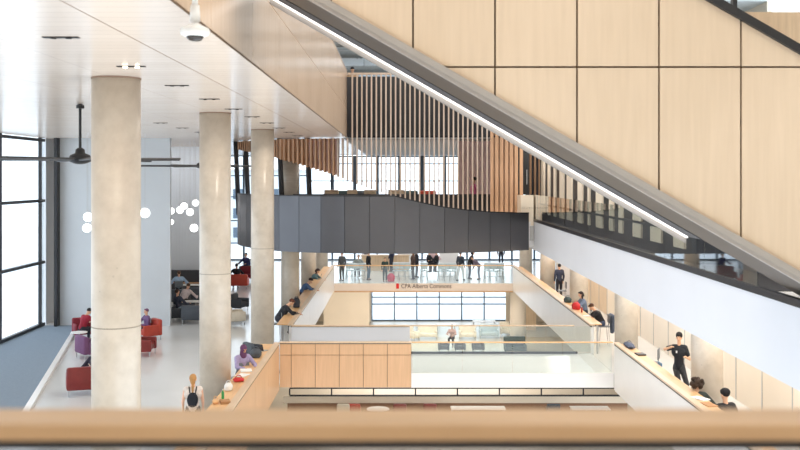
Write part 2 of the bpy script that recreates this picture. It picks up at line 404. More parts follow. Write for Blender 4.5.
# globe pendants
def globe(u, v, y, r, label):
    x, z = X_at(u, y), Z_at(v, y)
    t = thing('globe_pendant', label, 'pendant lamp', (x, y, CE), 0, 'opal globe pendants')
    bm = bmesh.new(); tube(bm, (0, 0, z-CE), (0, 0, 0), .006, n=6); obj('cord', bm, 'trim', t)
    bm = bmesh.new(); ball(bm, (0, 0, z-CE), r, n=20); obj('globe', bm, 'globe', t, True)
    bm = bmesh.new(); tube(bm, (0, 0, z-CE+r*.96), (0, 0, z-CE+r+.06), .03, n=10); obj('socket', bm, 'steel', t)
for (u, v, y, r, lb) in [(145, 213, 38, .19, 'white globe pendant close beside the nearest column, right side'), (88, 217, 37, .17, 'upper white globe pendant at the left edge of the nearest column'),
        (87, 228, 38.5, .17, 'lower white globe pendant at the left edge of the nearest column'), (171, 211, 46, .16, 'leftmost small globe pendant in front of the ribbed white wall'),
        (180, 210, 47, .17, 'globe pendant low in the close pair before the ribbed wall'), (184, 206, 49, .17, 'globe pendant high in the close pair before the ribbed wall'),
        (190, 212, 45, .17, 'globe pendant just right of the close pair'), (195.5, 203, 48, .16, 'highest globe pendant, touching the outline of the second column'),
        (194, 228, 44, .18, 'lowest right globe pendant in front of the ribbed white wall'), (171, 222, 48, .14, 'lowest left small globe pendant before the ribbed wall')]:
    globe(u, v, y, r, lb)
# security camera on a pole
t = thing('dome_camera', 'white dome camera hanging from a white pole beside the wood fascia', 'camera', (X_at(195, 8.6), 8.6, Z_at(33, 8.6)))
bm = bmesh.new(); lathe(bm, [(.03, .075), (.06, .065), (.118, .04), (.128, .02), (.122, -.015), (.09, -.03)], (0, 0, 0), 32); obj('housing', bm, 'pole', t, True)
bm = bmesh.new(); lathe(bm, [(.075, -.028), (.072, -.045), (.05, -.065), (.02, -.072)], (0, 0, 0), 28); obj('lens_dome', bm, 'tint', t, True)
bm = bmesh.new(); tube(bm, (0, 0, .09), (0, 0, 1.1), .026, n=16); lathe(bm, [(.04, .24), (.045, .1)], (0, 0, 0)); obj('pole', bm, 'pole', t, True)
bm = bmesh.new(); box(bm, -2.08-X_at(195, 8.6), .03, -.03, .03, 1.04, 1.12); box(bm, -2.08-X_at(195, 8.6), -2.05-X_at(195, 8.6), -.08, .08, .95, 1.2); obj('wall_bracket', bm, 'pole', t)
# ------------------------------------------------------------------ curved dark balcony front with its rail
prof = [(228, 148), (235, 149), (273, 157), (300, 165), (330, 174), (344, 179), (365, 187), (385, 194), (400, 199), (417, 203), (440, 208), (462, 211), (490, 213.5), (520, 214.5)]
def vprof(u):
    if u <= prof[0][0]: return prof[0][1]
    for (a, va), (b, vb) in zip(prof, prof[1:]):
        if u <= b: return va+(vb-va)*(u-a)/(b-a)
    return prof[-1][1]
t = thing('curved_balustrade', 'dark blue grey metal balcony front curving across the hall', 'balcony front', (0, 0, F2))
key = [(-6.85, 42.5), (-6.5, 41.3), (-5.7, 39.75), (-4.58, 38.4), (-3.4, 37.7), (-2.15, 37.3), (0, 37.08), (2.4, 37.5), (4.0, 38.2), (5.2, 39.0)]
def along(path, step):
    out = []; d = 0; 
    segs = [(Vector(a), Vector(b)) for a, b in zip(path, path[1:])]
    total = sum((b-a).length for a, b in segs); n = max(1, round(total/step))
    for i in range(n+1):
        s = total*i/n; 
        for a, b in segs:
            L = (b-a).length
            if s <= L+1e-6: out.append(a.lerp(b, min(1, s/L))); break
            s -= L
    return out
pp = along(key, .93)
def ztop(p):
    u = U0+F*p.x/p.y
    return Z_at(196.5, 37.3)-F2 if u < 384 else Z_at(max(196.5, vprof(u)-1.0), p.y)-F2
def strip_top(bm, a, b, z0, t_, dz, zlow=None):
    d = (b-a).normalized(); nrm = Vector((-d.y, d.x))*t_
    n = 6
    for i in range(n):
        p = a.lerp(b, i/n); q = a.lerp(b, (i+1)/n)
        zp, zq = ztop(p)+dz, ztop(q)+dz
        lp, lq = (z0, z0) if zlow is None else (zp-zlow, zq-zlow)
        V_ = [bm.verts.new(c) for c in ((p.x, p.y, lp), (q.x, q.y, lq), (q.x+nrm.x, q.y+nrm.y, lq), (p.x+nrm.x, p.y+nrm.y, lp), (p.x, p.y, zp), (q.x, q.y, zq), (q.x+nrm.x, q.y+nrm.y, zq), (p.x+nrm.x, p.y+nrm.y, zp))]
        for fc in ((0, 1, 2, 3), (4, 5, 6, 7), (0, 1, 5, 4), (1, 2, 6, 5), (2, 3, 7, 6), (3, 0, 4, 7)): bm.faces.new([V_[k] for k in fc])
bm = bmesh.new()
for a, b in zip(pp, pp[1:]):
    d = (b-a).normalized()*.008
    strip_top(bm, a+d, b-d, -1.11, .04, 0)
obj('panel', bm, 'drum', t)
bm = bmesh.new()
for a, b in zip(pp, pp[1:]): strip_top(bm, a+Vector((0, .042)), b+Vector((0, .042)), -1.10, .03, -.02)
obj('backing', bm, 'black', t)
bm = bmesh.new()
for a, b in zip(pp, pp[1:]): strip_top(bm, a+Vector((0, -.02)), b+Vector((0, -.02)), 0, .14, .04, .04)
obj('top_rail', bm, 'dark', t)
for (u, y) in ((238, 46.0), (248, 45.4), (282, 42.5), (310, 42.2)):
    x = X_at(u, y)
    bm = bmesh.new(); tube(bm, (x-.0, y+.2, 0.0), (x-.14, y+.2, CE-F2), .11, n=16); obj('post', bm, 'bulk', t, True)
# ------------------------------------------------------------------ oak slat screen
t = thing('slat_screen', 'tall screen of vertical oak slats with a curving lower edge', 'screen', (0, 0, 0))
plan = [(-7.2, 45.0), (-4.8, 41.9), (-2.2, 41.1), (2.6, 41.0), (5.1, 40.6)]
pts = along(plan, .2)
for i, p in enumerate(pts):
    u = U0+F*p.x/p.y; zb = Z_at(vprof(u), p.y); zt = CE-.04 if p.x < -2.02 else 4.25
    q = pts[min(i+1, len(pts)-1)]-pts[max(i-1, 0)]; ang = math.atan2(q.y, q.x)
    if abs(ang) > .9: ang = 0
    dense = u > 490 or u < 334
    m = bmesh.new(); w = .058 if u < 490 else .135
    box(m, -w/2, w/2, -.09, .09, zb, zt)
    m.transform(Matrix.Translation((p.x, p.y, 0)) @ Matrix.Rotation(ang, 4, 'Z'))
    obj('slat', m, 'slat' if dense else 'slatpale', t)
bb = {'slat': bmesh.new(), 'pinkwall': bmesh.new()}
for p, q in zip(pts, pts[1:]):
    u = U0+F*p.x/p.y; zb = Z_at(vprof(u), p.y)
    k = 'slat' if u < 303 or u > 491 else 'pinkwall' if u < 334 else None
    if k:
        d = Vector((0, .11)) ; strip(bb[k], [p+d, q+d], zb+.02, CE-.05 if u < 334 else 4.2, .02)
obj('backing_panel', bb['slat'], 'slat', t); obj('backing_panel', bb['pinkwall'], 'pinkwall', t)
rp = [p for p in pts if p.x > -2.1]
bm = bmesh.new(); strip(bm, rp, 4.25, 4.33, .12); obj('top_rail', bm, 'slatpale', t)
bm = bmesh.new(); strip(bm, rp, CE-.02, CE+.06, .05); obj('middle_rail', bm, 'dark', t)
bm = bmesh.new(); strip(bm, [(-7.05, 45.2), (-4.7, 42.15), (-2.3, 41.3)], Z_at(153, 42), CE-.04, .03)
bm.free()
bm = bmesh.new(); strip(bm, [(-4.4, 41.9), (5.3, 41.6)], F2, -.72, .05); struct('wall_back', bm, 'bulk')
struct('wall_back', many([(2.7, 5.4, 44.0, 44.1, F2, CE-.05)]), 'pinkwall')
struct('trim_4', many([(-2.2, 5.4, 42.55, 42.75, CE-.02, 4.3)]), 'bulk')
struct('ceiling', many([(-2.2, 5.4, 41.2, 42.55, CE-.02, CE+.02)]), 'upceil')
# right end of the balcony : dark glazed door, cream and grey wall blocks
o = struct('door_1', many([(4.92, 5.42, 40.6, 40.66, -.72, CE)]), 'black')
obj('door_handle', many([(5.3, 5.33, 40.5, 40.53, -.3, .3)]), 'steel', o)
struct('wall_back', many([(4.92, 5.42, 39.3, 40.8, -1.93, -.74)]), 'cream')
struct('wall_back', many([(4.92, 5.42, 39.28, 40.8, -2.52, -1.95)]), 'trim')
struct('wall_back', many([(4.94, 5.42, 39.3, 40.8, -1.24, -1.22)]), 'seam')
struct('wall_back', many([(5.46, 6.2, 41.95, 42.1, F2, CE)]), 'bulk')
struct('wall_back', many([(5.6+.19*i, 5.68+.19*i, 41.8, 41.95, F2+.1, CE-.05) for i in range(3)]), 'slat')
struct('ceiling', many([(5.46, 9.6, 15.3, 42.2, CE, CE+.1)]), 'bulk')
# ------------------------------------------------------------------ right gallery edge with glass guard
t = thing('gallery_edge', 'long white gallery edge with dark channel and glass guard under the stair', 'gallery edge', (5.45, 0, F2))
obj('edge_panel', many([(0, .13, 12.0, 41.0, -1.13, -.001)]), 'coolwhite', t)
obj('base_channel', many([(-.02, .07, 12.0, 41.0, 0, .11)]), 'dark', t)
gb = [(.012, .032, a+.01, b-.01, .11, 1.07) for a, b in zip([15.0+2.6*i for i in range(10)], [15.0+2.6*i for i in range(1, 11)])]
for g_ in gb: obj('glass_pane', many([g_]), 'glass', t)
# ------------------------------------------------------------------ the stair crossing the top right
YN, YF = 12.5, 14.8
sl = .576
def zcap(x, y=YN):      # height of the near lower edge of the stair at x
    u = 577; v = 153
    xz = X_at(u, YN)
    return Z_at(v, YN)-(x-xz)*sl
t = thing('staircase', 'broad staircase clad in maple panels falling to the right', 'staircase', (0, 0, 0))
xa, xb = -1.9, 6.05
# near guard wall of wood panels
seamx = [X_at(413+82*i, YN) for i in range(-4, 7)]
bm = bmesh.new(); zs = Z_at(67, YN)
def clip_panel(x0, x1, z0, z1, top=False):
    """panel between x0,x1 above the sloping edge and between z0,z1, below the sloping top"""
    pts = []
    H = 2.86
    lo = lambda x: max(z0, zcap(x)+.12); hi = lambda x: min(z1, zcap(x)+H)
    n = 12; A = []; B = []
    for i in range(n+1):
        x = x0+(x1-x0)*i/n
        if hi(x)-lo(x) > .004: A.append((x, lo(x))); B.append((x, hi(x)))
    # sharpen where the edges meet
    if len(A) > 1: prism(bm, A+B[::-1], 'y', YN, YN+.05)
for a, b in zip([xa]+[s for s in seamx if s > xa], [s for s in seamx if s > xa]+[xb]):
    a2, b2 = a+.012, b-.012
    if b2 <= a2: continue
    clip_panel(a2, b2, zs+.012, 20); clip_panel(a2, b2, -5, zs-.012)
obj('guard_panel', bm, 'wallwood', t)
bm = bmesh.new(); prism(bm, [(xa, zcap(xa)+.05), (xb, zcap(xb)+.05), (xb, zcap(xb)+2.84), (xa, zcap(xa)+2.84)], 'y', YN+.051, YN+.1); obj('guard_backing', bm, 'seam', t)
bm = bmesh.new(); prism(bm, [(xa, zcap(xa)+.03), (xb, zcap(xb)+.03), (xb, zcap(xb)+.125), (xa, zcap(xa)+.125)], 'y', YN-.05, YN+.06); 
prism(bm, [(xa, zcap(xa)-.02), (xb, zcap(xb)-.02), (xb, zcap(xb)+.03), (xa, zcap(xa)+.03)], 'y', YN-.03, YN+.06); obj('lower_edge_trim', bm, 'edgetrim', t)
bm = bmesh.new(); prism(bm, [(xa, zcap(xa)+2.86), (xb, zcap(xb)+2.86), (xb, zcap(xb)+2.98), (xa, zcap(xa)+2.98)], 'y', YN-.06, YN+.12); obj('handrail', bm, 'black', t)
zf = lambda x: zcap(x)-.06
xe = X_at(686, YF)
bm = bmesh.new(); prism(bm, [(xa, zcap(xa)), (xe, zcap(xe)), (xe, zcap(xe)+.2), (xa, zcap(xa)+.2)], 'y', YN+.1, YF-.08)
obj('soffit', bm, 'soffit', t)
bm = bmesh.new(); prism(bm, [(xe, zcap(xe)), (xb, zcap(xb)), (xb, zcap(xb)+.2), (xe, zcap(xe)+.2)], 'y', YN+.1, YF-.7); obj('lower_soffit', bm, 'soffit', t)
bm = bmesh.new(); prism(bm, [(xa, zcap(xa)-.03), (xe, zcap(xe)-.03), (xe, zcap(xe)+.03), (xa, zcap(xa)+.03)], 'y', YF-.09, YF-.02); obj('led_strip', bm, 'led', t)
bm = bmesh.new(); prism(bm, [(xa, zcap(xa)-.115), (xe, zcap(xe)-.115), (xe, zcap(xe)+1.0), (xa, zcap(xa)+1.0)], 'y', YF-.015, YF+.05); obj('far_stringer', bm, 'edgetrim', t)
bm = bmesh.new(); prism(bm, [(xa, zcap(xa)-.012), (xe, zcap(xe)-.012), (xe, zcap(xe)-.001), (xa, zcap(xa)-.001)], 'y', YF-.75, YF-.1); obj('dark_strip', bm, 'bulk', t)
bm = bmesh.new(); nst = int((xb-xa)/.29)                      # steps on top
prof_s = []
for i in range(nst):
    x = xa+i*.29; box(bm, x, x+.29, YN+.1, YF-.02, zcap(x)+.18, zcap(x)+.26)
obj('steps', bm, 'trim', t)
# the wood and dark details at the foot of the stair
# ------------------------------------------------------------------ study floor balustrades and desks
def balustrade(x, side, y0, y1, mat, label):
    """solid balustrade along the depth; side +1 : atrium lies to +x"""
    t = thing('atrium_balustrade', label, 'balustrade', (x, y0, F1)); L = y1-y0; s = side
    lo, hi = sorted((0, -s*.12))
    n = max(1, round(L/2.4)); P = [L*i/n for i in range(n+1)]
    obj('face_panel', many([((-.03 if s > 0 else .005), (-.005 if s > 0 else .03), a+.006, b-.006, -.40, 1.00) for a, b in zip(P, P[1:])]+[]), mat, t)
    obj('core', many([(min(-s*.12, -s*.03), max(-s*.12, -s*.03), 0, L, .002, 1.0), (min(-s*.11, -s*.03), max(-s*.11, -s*.03), 0, L, -.44, 0)]), 'white', t)
    obj('shadow_gap', many([(min(-s*.05, -s*.012), max(-s*.05, -s*.012), 0, L, 1.0, 1.05)]), 'reveal', t)
    obj('top_cap', many([(min(-s*.16, s*.01), max(-s*.16, s*.01), 0, L, 1.05, 1.10)]), 'cap', t)
    return t
balustrade(XL, 1, 18, 31.15, 'bridgewood', 'maple clad balustrade at lower left, running under the near handrail')
balustrade(XL, 1, 34.95, 58.4, 'whitegloss', 'white balustrade left of the atrium beneath the leaning readers')
balustrade(XR, -1, 18, 31.15, 'whitegloss', 'white balustrade at lower right below the standing man')
balustrade(XR, -1, 34.95, 58.4, 'whitegloss', 'white balustrade right of the atrium below the reader in black')
def desk(x0, x1, y0, y1, label):
    t = thing('study_desk', label, 'desk', ((x0+x1)/2, y0, F1)); w = (x1-x0)/2; L = y1-y0
    obj('desktop', bx(-w, w, 0, L, 1.03, 1.075, r=.008), 'desk', t)
    k = 0
    for i in range(int(L/2.6)+1):
        yy_ = min(L-.1, .1+i*2.6)
        obj('leg', many([(-.2*w, .2*w, yy_-.03, yy_+.03, 0, 1.03)]), 'steel', t)
desk(XL-.58, XL-.17, 18.3, 31.0, 'orange oak study desk along the rail, nearest on the left')
desk(XL-.58, XL-.17, 35.2, 57.8, 'orange oak study desk on the left where people lean over notes')
desk(XR+.17, XR+.46, 18.3, 31.0, 'oak study desk at lower right in front of the standing man')
desk(XR+.17, XR+.46, 35.2, 57.8, 'oak study desk on the right with the red bag')
# ------------------------------------------------------------------ footbridge across the atrium
t = thing('footbridge', 'footbridge across the atrium, maple clad on the left, glass on the right', 'footbridge', (0, 31.2, F1))
xl, xm, xr = XL, .45, XR
obj('deck', many([(xl, xr, .06, 3.6, -.32, .1)]), 'floor', t)
obj('edge_fascia', many([(xm, xr, 0, .06, -.34, .12)]), 'whitegloss', t)
pw = .757
ed = [xl]+[xm-pw*(5-i) for i in range(6)]
bm = bmesh.new()
for a, b in zip(ed, ed[1:]):
    box(bm, a+.008, b-.008, 0, .05, -.33, .68); box(bm, a+.008, b-.008, 0, .05, .696, 1.03)
obj('wood_panel', bm, 'bridgewood', t)
obj('panel_backing', many([(xl, xm, .05, .14, -.33, 1.03)]), 'seam', t)
obj('inner_panel', many([(xl, xm, 3.5, 3.6, .1, 1.04)]), 'coolwhite', t)
obj('handrail', bx(xl, xm, -.02, .17, 1.06, 1.10, r=.01), 'cap', t)
obj('shadow_gap', many([(xl, xm, .02, .14, 1.03, 1.06)]), 'reveal', t)
obj('handrail', bx(xl, xm, 3.46, 3.64, 1.06, 1.10, r=.01), 'cap', t)
obj('inner_panel_edge', many([(xl, xm, 3.5, 3.6, 1.04, 1.06)]), 'reveal', t)
obj('handrail', bx(xm+.01, xr-.01, .03, .10, 1.06, 1.10, r=.012), 'desk', t)
obj('handrail', bx(xm+.01, xr-.6, 3.52, 3.59, 1.06, 1.10, r=.012), 'cap', t)
gw = [xm+.03+(xr-xm-.06)*i/4 for i in range(5)]
for a, b in zip(gw, gw[1:]):
    obj('glass_pane', many([(a+.01, b-.01, .055, .075, .12, 1.06)]), 'glass', t)
    obj('glass_pane', many([(a+.01, b-.01, 3.545, 3.565, .17, 1.06)]), 'glass', t)
obj('base_channel', many([(xm+.01, xr-.5, 3.5, 3.6, .1, .17)]), 'dark', t)
# far edge of the atrium: slab edge, glass rail, lettering
t = thing('glass_balustrade', 'pale beam with glass rail across the far end of the atrium', 'balcony front', (0, 58.4, F1))
obj('beam', many([(XL, XR, 0, .095, -.42, .02)]), 'beam', t)
obj('lower_trim', many([(XL, XR, -.02, .1, -.50, -.42)]), 'bridgewood', t)
gw = [XL+.03+(XR-XL-.06)*i/6 for i in range(7)]
for a, b in zip(gw, gw[1:]): obj('glass_pane', many([(a+.01, b-.01, .03, .05, .02, 1.05)]), 'glass', t)
obj('handrail', bx(XL, XR, 0, .08, 1.05, 1.10, r=.01), 'desk', t)
def text_mesh(body, size, mat, parent, loc, width=None, name='lettering'):
    cu = bpy.data.curves.new('txt', 'FONT'); cu.body = body; cu.size = size; cu.extrude = .006
    o = bpy.data.objects.new('txt', cu); COL.objects.link(o)
    bpy.context.view_layer.update()
    me = bpy.data.meshes.new_from_object(o.evaluated_get(bpy.context.evaluated_depsgraph_get()))
    bpy.data.objects.remove(o)
    xs = [v.co.x for v in me.vertices]; s = (width/(max(xs)-min(xs))) if width else 1
    for v in me.vertices:
        v.co = Vector(((v.co.x-min(xs))*s, -v.co.z, v.co.y*1.0))
    me.materials.clear(); me.materials.append(M[mat])
    q = bpy.data.objects.new(name, me); COL.objects.link(q); q.parent = parent; q.location = loc
    return q
s = thing('wall_sign', 'CPA Alberta Commons lettering with red mark on the far pale beam', 'sign', (X_at(396.2, 58.38), 58.38, Z_at(288.6, 58.38)))
obj('red_mark', many([(0, .16, -.01, .018, -.0, .30)]), 'signred', s)
text_mesh('CPA Alberta Commons', .36, 'signgrey', s, (.30, .0, .03), 2.95)
# ------------------------------------------------------------------ near handrail
t = thing('oak_handrail', 'broad blurred oak handrail across the foot of the view', 'handrail', (0, 2.0, F2))
obj('rail_cap', bx(-2.6, 2.6, 0, .142, 1.235, 1.27, r=.006), 'railcap', t)
obj('support_channel', many([(-2.6, 2.6, .035, .11, 1.21, 1.236)]), 'dark', t)
obj('guard_panel', many([(-2.6, 2.6, .05, .09, 0, 1.19)]), 'guardgrey', t)
# ================================================================== FURNITURE
def armchair(label, x, y, rz, mat, z=F1, w=.82, d=.78, h=.8, name='armchair', cat='armchair', group=None, back=None, arms=True, cushm=None):
    t = thing(name, label, cat, (x, y, z), rz, group); hw = w/2
    obj('seat', bx(-hw+.1, hw-.1, -d/2+.05, d/2-.14, .2, .44, r=.05), cushm or mat, t, True)
    obj('backrest', bx(-hw, hw, d/2-.2, d/2, .18, h, r=.06), mat, t, True)
    if arms:
        for s in (-1, 1): obj('armrest', bx(s*hw-(.12 if s > 0 else 0), s*hw+(.12 if s < 0 else 0), -d/2, d/2-.16, .18, .6, r=.045), mat, t, True)
    for sx in (-1, 1):
        for sy in (-1, 1):
            bm = bmesh.new(); tube(bm, (sx*(hw-.06), sy*(d/2-.06), 0), (sx*(hw-.06), sy*(d/2-.06), .19), .018, n=8); obj('leg', bm, 'steel', t)
    return t
def stool(label, x, y, rz, mat='greychair', z=F1, sh=.75, group=None):
    t = thing('bar_stool', label, 'stool', (x, y, z), rz, group)
    obj('seat', bx(-.21, .21, -.2, .2, sh-.04, sh, r=.02), mat, t, True)
    bm = bmesh.new(); box(bm, -.2, .2, .18, .21, sh+.1, sh+.42, r=.02); box(bm, -.03, .03, .18, .2, sh-.03, sh+.12); obj('backrest', bm, mat, t, True)
    for sx in (-1, 1):
        for sy in (-1, 1):
            bm = bmesh.new(); tube(bm, (sx*.21, sy*.2, 0), (sx*.16, sy*.15, sh-.03), .013, n=8); obj('leg', bm, 'steel', t)
    bm = bmesh.new()
    for a, b in (((-.2, -.19), (.2, -.19)), ((-.2, .19), (.2, .19))): tube(bm, (a[0], a[1], .25), (b[0], b[1], .25), .01, n=6)
    obj('footrest', bm, 'steel', t)
    return t
def table(label, x, y, r=None, w=1.2, d=.7, h=.74, z=F1, rz=0, mat='tabletop', group=None):
    t = thing('table', label, 'table', (x, y, z), rz, group)
    if r:
        bm = bmesh.new(); lathe(bm, [(r-.01, h-.03), (r, h-.015), (r-.01, h)], n=36); obj('tabletop', bm, mat, t)
        bm = bmesh.new(); tube(bm, (0, 0, .02), (0, 0, h-.02), .035); obj('pedestal', bm, 'steel', t)
        bm = bmesh.new(); lathe(bm, [(r*.6, 0), (r*.6, .015), (.05, .03)]); obj('foot', bm, 'steel', t)
    else:
        obj('tabletop', bx(-w/2, w/2, -d/2, d/2, h-.03, h, r=.008), mat, t)
        for sx in (-1, 1):
            for sy in (-1, 1): obj('leg', bx(sx*(w/2-.06)-.02, sx*(w/2-.06)+.02, sy*(d/2-.06)-.02, sy*(d/2-.06)+.02, 0, h-.03), 'steel', t)
    return t
# ================================================================== PEOPLE
SCR = bpy.data.scenes.new('scratch')
def remesh(bm, voxel, smooth=4):
    me = bpy.data.meshes.new('raw'); bm.to_mesh(me); bm.free()
    o = bpy.data.objects.new('raw', me); SCR.collection.objects.link(o)
    m = o.modifiers.new('r', 'REMESH'); m.mode = 'VOXEL'; m.voxel_size = voxel
    s = o.modifiers.new('s', 'SMOOTH'); s.iterations = smooth; s.factor = .5
    with bpy.context.temp_override(scene=SCR, view_layer=SCR.view_layers[0]):
        dg = bpy.context.evaluated_depsgraph_get(); dg.update()
    out = bpy.data.meshes.new_from_object(o.evaluated_get(dg))
    bpy.data.objects.remove(o); bpy.data.meshes.remove(me)
    for p in out.polygons: p.use_smooth = True
    return out
def cap(bm, a, b, r0, r1):
    tube(bm, a, b, r0, r1, n=12, cap=True); ball(bm, a, r0, n=12); ball(bm, b, r1, n=12)
def person(label, x, y, rz, pose='stand', z=F1, shirt=(40, 40, 44), legs=(50, 54, 66), skin=(222, 176, 146), hair=(40, 30, 26),
           style='short', sleeve='long', sh=.75, lean=.0, k=1.0, arms=None, shoes=(40, 40, 42), head_pitch=0.0, voxel=.012, legpts=None,
           extra=None, face=False, headyaw=0.0, scale=1.0):
    """local frame: faces +y; returns the Empty"""
    t = thing('person', label, 'person', (x, y, z), rz)
    t.scale = (scale,)*3
    V = Vector
    if pose in ('stand', 'walk'):
        pel = V((0, 0, .94)); 
        hipz = .90
        st = .0 if pose == 'stand' else .2
        Lg = [[V((s*.09, 0, hipz)), V((s*.10, .03+s*st*.6, .49)), V((s*.10, s*st*1.1-.02, .085))] for s in (-1, 1)]
    else:
        pel = V((0, 0, sh+.09))
        dz = max(.1, sh-.44)
        Lg = [[V((s*.09, .02, sh+.08)), V((s*.13, .42, sh+.05)), V((s*.13, .40, max(.09, sh+.05-.42)))] for s in (-1, 1)]
    if legpts: Lg = [[V(p) for p in L] for L in legpts]
    ax = V((0, math.sin(lean), math.cos(lean)))
    waist = pel+ax*.15; chest = pel+ax*.36; neck = pel+ax*.54
    hd_dir = V((0, math.sin(lean*.6+head_pitch), math.cos(lean*.6+head_pitch)))
    head = neck+hd_dir*.16
    S = [chest+V((s*.185, 0, 0))+ax*.11 for s in (-1, 1)]
    if arms is None:
        if pose == 'sit': arms = [((s*.26, .16, -.30), (s*.14, .38, -.28)) for s in (-1, 1)]
        else: arms = [((s*.05, -.03, -.29), (s*.05, .07, -.53)) for s in (-1, 1)]
    A = [[S[i], S[i]+V(a[0]), S[i]+V(a[1])] for i, a in enumerate(arms)]
    # --- body : one continuous surface
    bm = bmesh.new()
    cap(bm, pel, waist, .125, .115); cap(bm, waist, chest, .115, .135)
    cap(bm, chest+V((-.09, 0, 0)), chest+V((.09, 0, 0)), .115, .115)
    cap(bm, S[0]+V((.03, 0, 0)), S[1]-V((.03, 0, 0)), .06, .06); cap(bm, chest+ax*.1, neck, .07, .058)
    cap(bm, neck-ax*.03, head-hd_dir*.02, .056, .052)
    HR = Matrix.Rotation(headyaw, 4, 'Z') @ Matrix.Rotation(-(lean*.6+head_pitch), 4, 'X')
    def hp(p): return head+(HR @ V(p))
    ball(bm, hp((0, 0, .03)), .076, .095, .098, 16, HR); ball(bm, hp((0, .022, -.045)), .058, .07, .062, 14, HR)
    cap(bm, hp((0, .098, .012)), hp((0, .116, -.018)), .010, .015)             # nose
    for s in (-1, 1): ball(bm, hp((s*.08, 0, 0)), .013, .022, .032, 8, HR)       # ears
    ball(bm, hp((0, .085, -.055)), .026, .014, .012, 8, HR)                      # lips
    for s in (-1, 1): ball(bm, hp((s*.03, .084, .04)), .022, .014, .01, 8, HR)   # brows
    for i, s in enumerate((-1, 1)):
        a, b, c = A[i]
        cap(bm, a, b, .048, .038); cap(bm, b, c, .037, .025)
        d = (c-b).normalized(); sd = d.cross(V((0, 0, 1)))
        if sd.length < .1: sd = V((0, 1, 0))
        sd.normalize(); dn = d.cross(sd).normalized()
        if dn.z > 0: dn = -dn
        pm = c+d*.05; cap(bm, c, pm, .026, .034); cap(bm, pm-sd*.02, pm+sd*.02+d*.02, .02, .02)
        for f, ln in ((-1.5, .055), (-.5, .07), (.5, .075), (1.5, .062)):         # four fingers, curled
            r_ = pm+sd*f*.018+d*.03; m_ = r_+d*ln*.6+dn*.006; cap(bm, r_, m_, .0095, .009); cap(bm, m_, m_+d*ln*.35+dn*ln*.35, .009, .0075)
        th = c+d*.02-sd*.028*s; cap(bm, th, th-sd*s*.022+d*.03, .012, .011); cap(bm, th-sd*s*.022+d*.03, th-sd*s*.022+d*.06+dn*.01, .011, .009)
    for L in Lg:
        cap(bm, L[0], L[1], .082, .055); cap(bm, L[1], L[2], .052, .036); cap(bm, L[2], L[2]+V((0, .14, -.05)), .036, .03)
    me = remesh(bm, voxel); me.materials.append(skinm(skin))
    t_body = bpy.data.objects.new('body', me); COL.objects.link(t_body); t_body.parent = t
    # --- shirt
    bm = bmesh.new(); g = .016
    cap(bm, pel+ax*.03, waist, .132+g, .125+g); cap(bm, waist, chest, .125+g, .138+g); cap(bm, chest+V((-.095, 0, 0)), chest+V((.095, 0, 0)), .115+g, .115+g)
    cap(bm, S[0]+V((.03, 0, 0)), S[1]-V((.03, 0, 0)), .062+g, .062+g); cap(bm, chest+ax*.08, neck-ax*.05, .08+g, .056+g*.6)
    for a, b, c in A:
        if sleeve == 'long': cap(bm, a, b, .05+g, .042+g); cap(bm, b, b+(c-b)*.93, .042+g, .03+g*.7)
        elif sleeve == 'short': cap(bm, a, a+(b-a)*.6, .052+g, .05+g)
    if style == 'hijab': pass
    me = remesh(bm, voxel); me.materials.append(cloth(shirt)); o = bpy.data.objects.new('shirt', me); COL.objects.link(o); o.parent = t
    # --- trousers
    bm = bmesh.new(); cap(bm, pel+V((-.05, 0, 0)), pel+V((.05, 0, 0)), .128, .128)
    for L in Lg: cap(bm, L[0], L[1], .098, .07); cap(bm, L[1], L[1]+(L[2]-L[1])*.95, .068, .054)
    me = remesh(bm, voxel); me.materials.append(cloth(legs)); o = bpy.data.objects.new('trousers', me); COL.objects.link(o); o.parent = t
    # --- shoes
    for L in Lg:
        bm = bmesh.new(); a = L[2]+V((0, -.04, -.045)); cap(bm, a, a+V((0, .17, -.005)), .042, .036)
        o = obj('shoe', bm, cloth(shoes), t, True)
    # --- hair
    bm = bmesh.new()
    if style == 'hijab':
        ball(bm, hp((0, -.012, .03)), .094, .108, .112, 16, HR); cap(bm, hp((0, -.02, -.02)), neck-ax*.02+V((0, .03, 0)), .085, .10); nm = 'head_scarf'
    else:
        nm = 'hair'
        ball(bm, hp((0, -.022, .052)), .088, .096, .092, 16, HR)
        ball(bm, hp((0, .045, .105)), .06, .05, .03, 12, HR)
        if style in ('long', 'ponytail'):
            cap(bm, hp((0, -.06, .02)), hp((0, -.075, -.05)), .075, .06)
            if style == 'long':
                for s in (-1, 0, 1): cap(bm, hp((s*.06, -.03, .0)), neck+V((s*.075, -.05+abs(s)*.03, -.16)), .04, .03)
            else: cap(bm, hp((0, -.11, .03)), neck+V((0, -.13, -.14)), .036, .02)
        if style == 'mop': ball(bm, hp((0, -.012, .07)), .102, .112, .09, 16, HR); ball(bm, hp((0, .06, .085)), .075, .05, .04, 12, HR)
        if style == 'bun': ball(bm, hp((0, -.11, .10)), .05, n=10)
        if style == 'curly':
            for i in range(34):
                a = random.uniform(0, 2*PI); e = random.uniform(-1.1, 1.3); ball(bm, hp((.14*math.cos(a)*math.cos(e), -.03+.12*math.sin(a)*math.cos(e), .05+.12*math.sin(e))), .05, n=8)
    me = remesh(bm, voxel*.9, 2); me.materials.append(cloth(hair)); o = bpy.data.objects.new(nm, me); COL.objects.link(o); o.parent = t
    if face:
        for s in (-1, 1):
            bm = bmesh.new(); ball(bm, hp((s*.03, .090, .02)), .010, .007, .006, 8, HR); obj('eye', bm, 'tint', t, True)
        bm = bmesh.new(); ball(bm, hp((0, .098, -.055)), .022, .005, .005, 8, HR); obj('lips', bm, cloth((176, 92, 84)), t, True)
